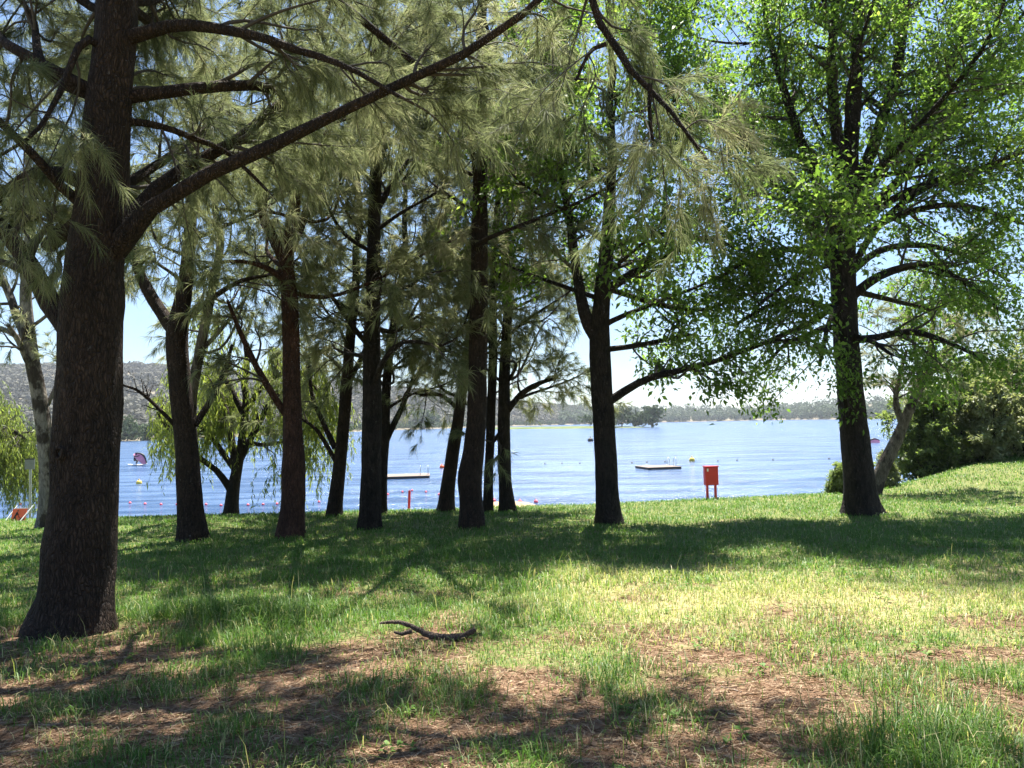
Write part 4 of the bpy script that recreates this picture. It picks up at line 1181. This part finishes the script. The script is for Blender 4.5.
def float_ball(name, label, px, py, r_, m, group, tall=1.0):
    p = water_pt(px, py)
    K = 9
    t = np.linspace(0.02, math.pi - 0.02, K)
    root = None
    mb = MB()
    V, F = tubes(np.stack([0 * t, 0 * t, -np.cos(t) * r_ * tall], 1)[None], (np.sin(t) * r_)[None], 12)
    mb.add(V, F)
    rod(mb, [(0, 0, r_ * tall * 0.9), (0, 0, r_ * tall * 1.35)], r_ * 0.22, 6)
    o = mb.build(name, m); o.location = (p[0], p[1], WATER_Z + r_ * 0.35)
    tag(o, label, "buoy", group)
    return o
GP = "pink swimming area floats along the shore"
for i, (px, py) in enumerate([(37, 503.5), (20, 505), (117, 504.5), (130, 503.5), (145, 504.5), (161, 505), (177, 505), (206, 505), (221, 506), (248, 505.5), (263, 505), (277, 504.5), (319, 502.5),
                              (388, 495), (402.5, 492.5), (412, 491), (426, 492.5), (439, 495), (452, 497)]):
    float_ball("swim_float", "small pink float in the line bobbing along the shore", px, py, 0.07, M['pink'], GP)
for px, py, w in [(494, 502.5, "pink float stranded beside the sand between two trunks"), (520, 503.5, "pink float at the grass edge beyond the sandy patch"), (536, 503.5, "last pink float of the shore line, nearest the broadleaf trunk")]:
    float_ball("swim_float", w, px, py - 1, 0.1, M['pink'], GP)
GB = "dark floats of the outer swimming line"
for px, py in [(494, 462), (512, 462), (545, 464), (562, 463.5), (580, 463.5), (632, 463), (647, 462.5), (665, 462), (718, 461), (737, 460.5), (773, 460), (829, 459)]:
    float_ball("line_float", "small dark float of the outer swimming line on open water", px, py, 0.08, M['darkfloat'], GB)
float_ball("yellow_buoy", "yellow buoy on the outer line near the smaller pontoon", 692, 461.5, 0.26, M['yellow'], None, 1.2)
float_ball("yellow_buoy", "pale yellow buoy alone on the water below the surfer", 139, 484, 0.2, M['yellow'], None, 1.1)
float_ball("orange_buoy", "orange buoy beside the leaning she-oak on the open water", 442, 468, 0.2, M['orange'], None, 1.1)
float_ball("black_buoy", "round black buoy far out beside the forked broadleaf trunk", 590.5, 441.5, 0.55, M['black'], None, 1.0)

def wing_sail(root, c, span, chord, ang, lean):
    """inflatable hand wing: tube leading edge, cloth canopy, central strut"""
    n = 15
    u = np.linspace(-1, 1, n)
    le = np.stack([u * span / 2, -chord * 0.55 * np.abs(u) ** 1.8, -0.18 * span * np.abs(u) ** 2], 1)
    ch = chord * np.sqrt(np.clip(1 - 0.92 * u ** 2, 0.02, 1))
    Mr = np.array(Matrix.Rotation(ang, 3, 'Y') @ Matrix.Rotation(lean, 3, 'X'))
    mb = MB(); rod(mb, (le @ Mr.T + c), np.linspace(0.05, 0.12, 8).tolist() + np.linspace(0.12, 0.05, n - 8).tolist(), 8)
    mb.build("leading_edge", M['black'], root)
    rows = []
    for k, f in enumerate(np.linspace(0, 1, 6)):
        x = le.copy(); x[:, 1] -= ch * f; x[:, 2] -= 0.12 * chord * (f - f * f) * 2
        rows.append(x @ Mr.T + c)
    V = np.array(rows); i = np.arange(6 * n).reshape(6, n)
    F = np.stack([i[:-1, :-1], i[:-1, 1:], i[1:, 1:], i[1:, :-1]], -1).reshape(-1, 4)
    mb = MB(); mb.add(V.reshape(-1, 3), F); o = mb.build("canopy", M['pinkcloth'], root)
    so = o.modifiers.new("thick", 'SOLIDIFY'); so.thickness = 0.01
    mid = np.array([[0, -0.05, -0.1], [0, -chord * 0.5, -0.2], [0, -chord * 0.95, -0.1]])
    mb = MB(); rod(mb, mid @ Mr.T + c, 0.05, 7); mb.build("strut", M['black'], root)

def surfboard(label, loc, L, rot):
    n = 15; u = np.linspace(-1, 1, n)
    w = 0.33 * np.sqrt(np.clip(1 - np.abs(u) ** 2.6, 0.004, 1))
    mb = MB()
    sec = 10; a = np.linspace(0, 2 * np.pi, sec, endpoint=False)
    V = np.stack([np.stack([np.full(sec, x * L / 2), np.cos(a) * ww, np.sin(a) * 0.055 + 0.07 * x * x], 1) for x, ww in zip(u, w)])
    i = np.arange(n * sec).reshape(n, sec); nx = np.roll(i, -1, 1)
    F = np.stack([i[:-1], nx[:-1], nx[1:], i[1:]], -1).reshape(-1, 4)
    mb.add(V.reshape(-1, 3), F)
    o = mb.build("surfboard", M['white']); o.location = loc; o.rotation_euler.z = rot
    tag(o, label, "surfboard")

def surfer():
    p = water_pt(137.5, 465.5); x, y = p[0], p[1]
    surfboard("white board under the surfer on the open water", (x, y, WATER_Z + 0.06), 2.0, rad(8))
    # standing, knees bent, leaning back, both arms out to the wing
    J = [(-.22, 0, .50), (-.20, 0, .70), (-.12, 0, .92), (-.06, 0, 1.04), (-.01, 0, 1.13), (0.02, 0, 1.25),      # pelvis .. head
         (-.10, -.17, .96), (.12, -.2, .90), (.34, -.12, 1.0), (-.10, .17, .96), (.12, .22, .90), (.34, .14, 1.02),
         (-.18, -.11, .46), (.20, -.17, .52), (.04, -.16, .10), (.2, -.17, .07), (-.22, .11, .46), (.10, .19, .44), (-.20, .16, .10), (-.05, .17, .07),
         (.42, -.1, 1.04), (.42, .12, 1.06)]
    E = [(0, 1), (1, 2), (2, 3), (3, 4), (4, 5), (2, 6), (6, 7), (7, 8), (2, 9), (9, 10), (10, 11), (0, 12), (12, 13), (13, 14), (14, 15), (0, 16), (16, 17), (17, 18), (18, 19), (8, 20), (11, 21)]
    Rr = [.15, .14, .16, .07, .09, .085, .07, .05, .04, .07, .05, .04, .095, .07, .05, .04, .095, .07, .05, .04, .035, .035]
    me = bpy.data.meshes.new("person"); me.from_pydata([Vector(j) for j in J], E, [])
    o = bpy.data.objects.new("person", me); COL.objects.link(o)
    sk = o.modifiers.new("skin", 'SKIN')
    lay = me.skin_vertices[0] if me.skin_vertices else None
    if lay is None:
        bm = __import__("bmesh").new(); bm.from_mesh(me); bm.verts.layers.skin.verify(); bm.to_mesh(me); bm.free()
        lay = me.skin_vertices[0]
    for v, r_ in zip(lay.data, Rr):
        v.radius = (r_, r_)
    lay.data[0].use_root = True
    ss = o.modifiers.new("sub", 'SUBSURF'); ss.levels = 1; ss.render_levels = 2
    me.materials.append(M['wetsuit'])
    o.location = (x - 0.1, y, WATER_Z + 0.08); o.rotation_euler.z = rad(-8)
    tag(o, "person in a black wetsuit leaning back on a board, holding a pink wing", "person")
    root = empty("wing_sail", (x + 0.55, y - 0.1, WATER_Z + 0.8))
    wing_sail(root, np.array([0.1, 0, 0.35]), 1.7, 0.75, rad(42), rad(75))
    tag(root, "pink hand held wing sail with black front edge above the surfer", "wing sail")
surfer()
def resting_wing():
    p = water_pt(873, 443)
    root = empty("wing_sail", (p[0], p[1], WATER_Z))
    wing_sail(root, np.array([0, 0, 0.55]), 1.9, 0.7, rad(-14), rad(75))
    tag(root, "pink wing sail lying low on the water beside the tallest trunk", "wing sail")
resting_wing()

def haze():
    mb = MB(); box(mb, (0, 1450, 53), (5400, 3100, 114))
    m = bpy.data.materials.new("haze_air"); m.use_nodes = True
    n = m.node_tree.nodes; n.remove(n["Principled BSDF"])
    v = n.new("ShaderNodeVolumePrincipled")
    v.inputs["Color"].default_value = (0.80, 0.86, 0.95, 1); v.inputs["Density"].default_value = 0.00013; v.inputs["Anisotropy"].default_value = 0.2
    m.node_tree.links.new(v.outputs[0], n["Material Output"].inputs["Volume"])
    o = mb.build("haze", m, smooth=False)
    tag(o, "thin pale summer haze over the lake and hills", "haze", kind="stuff")
haze()
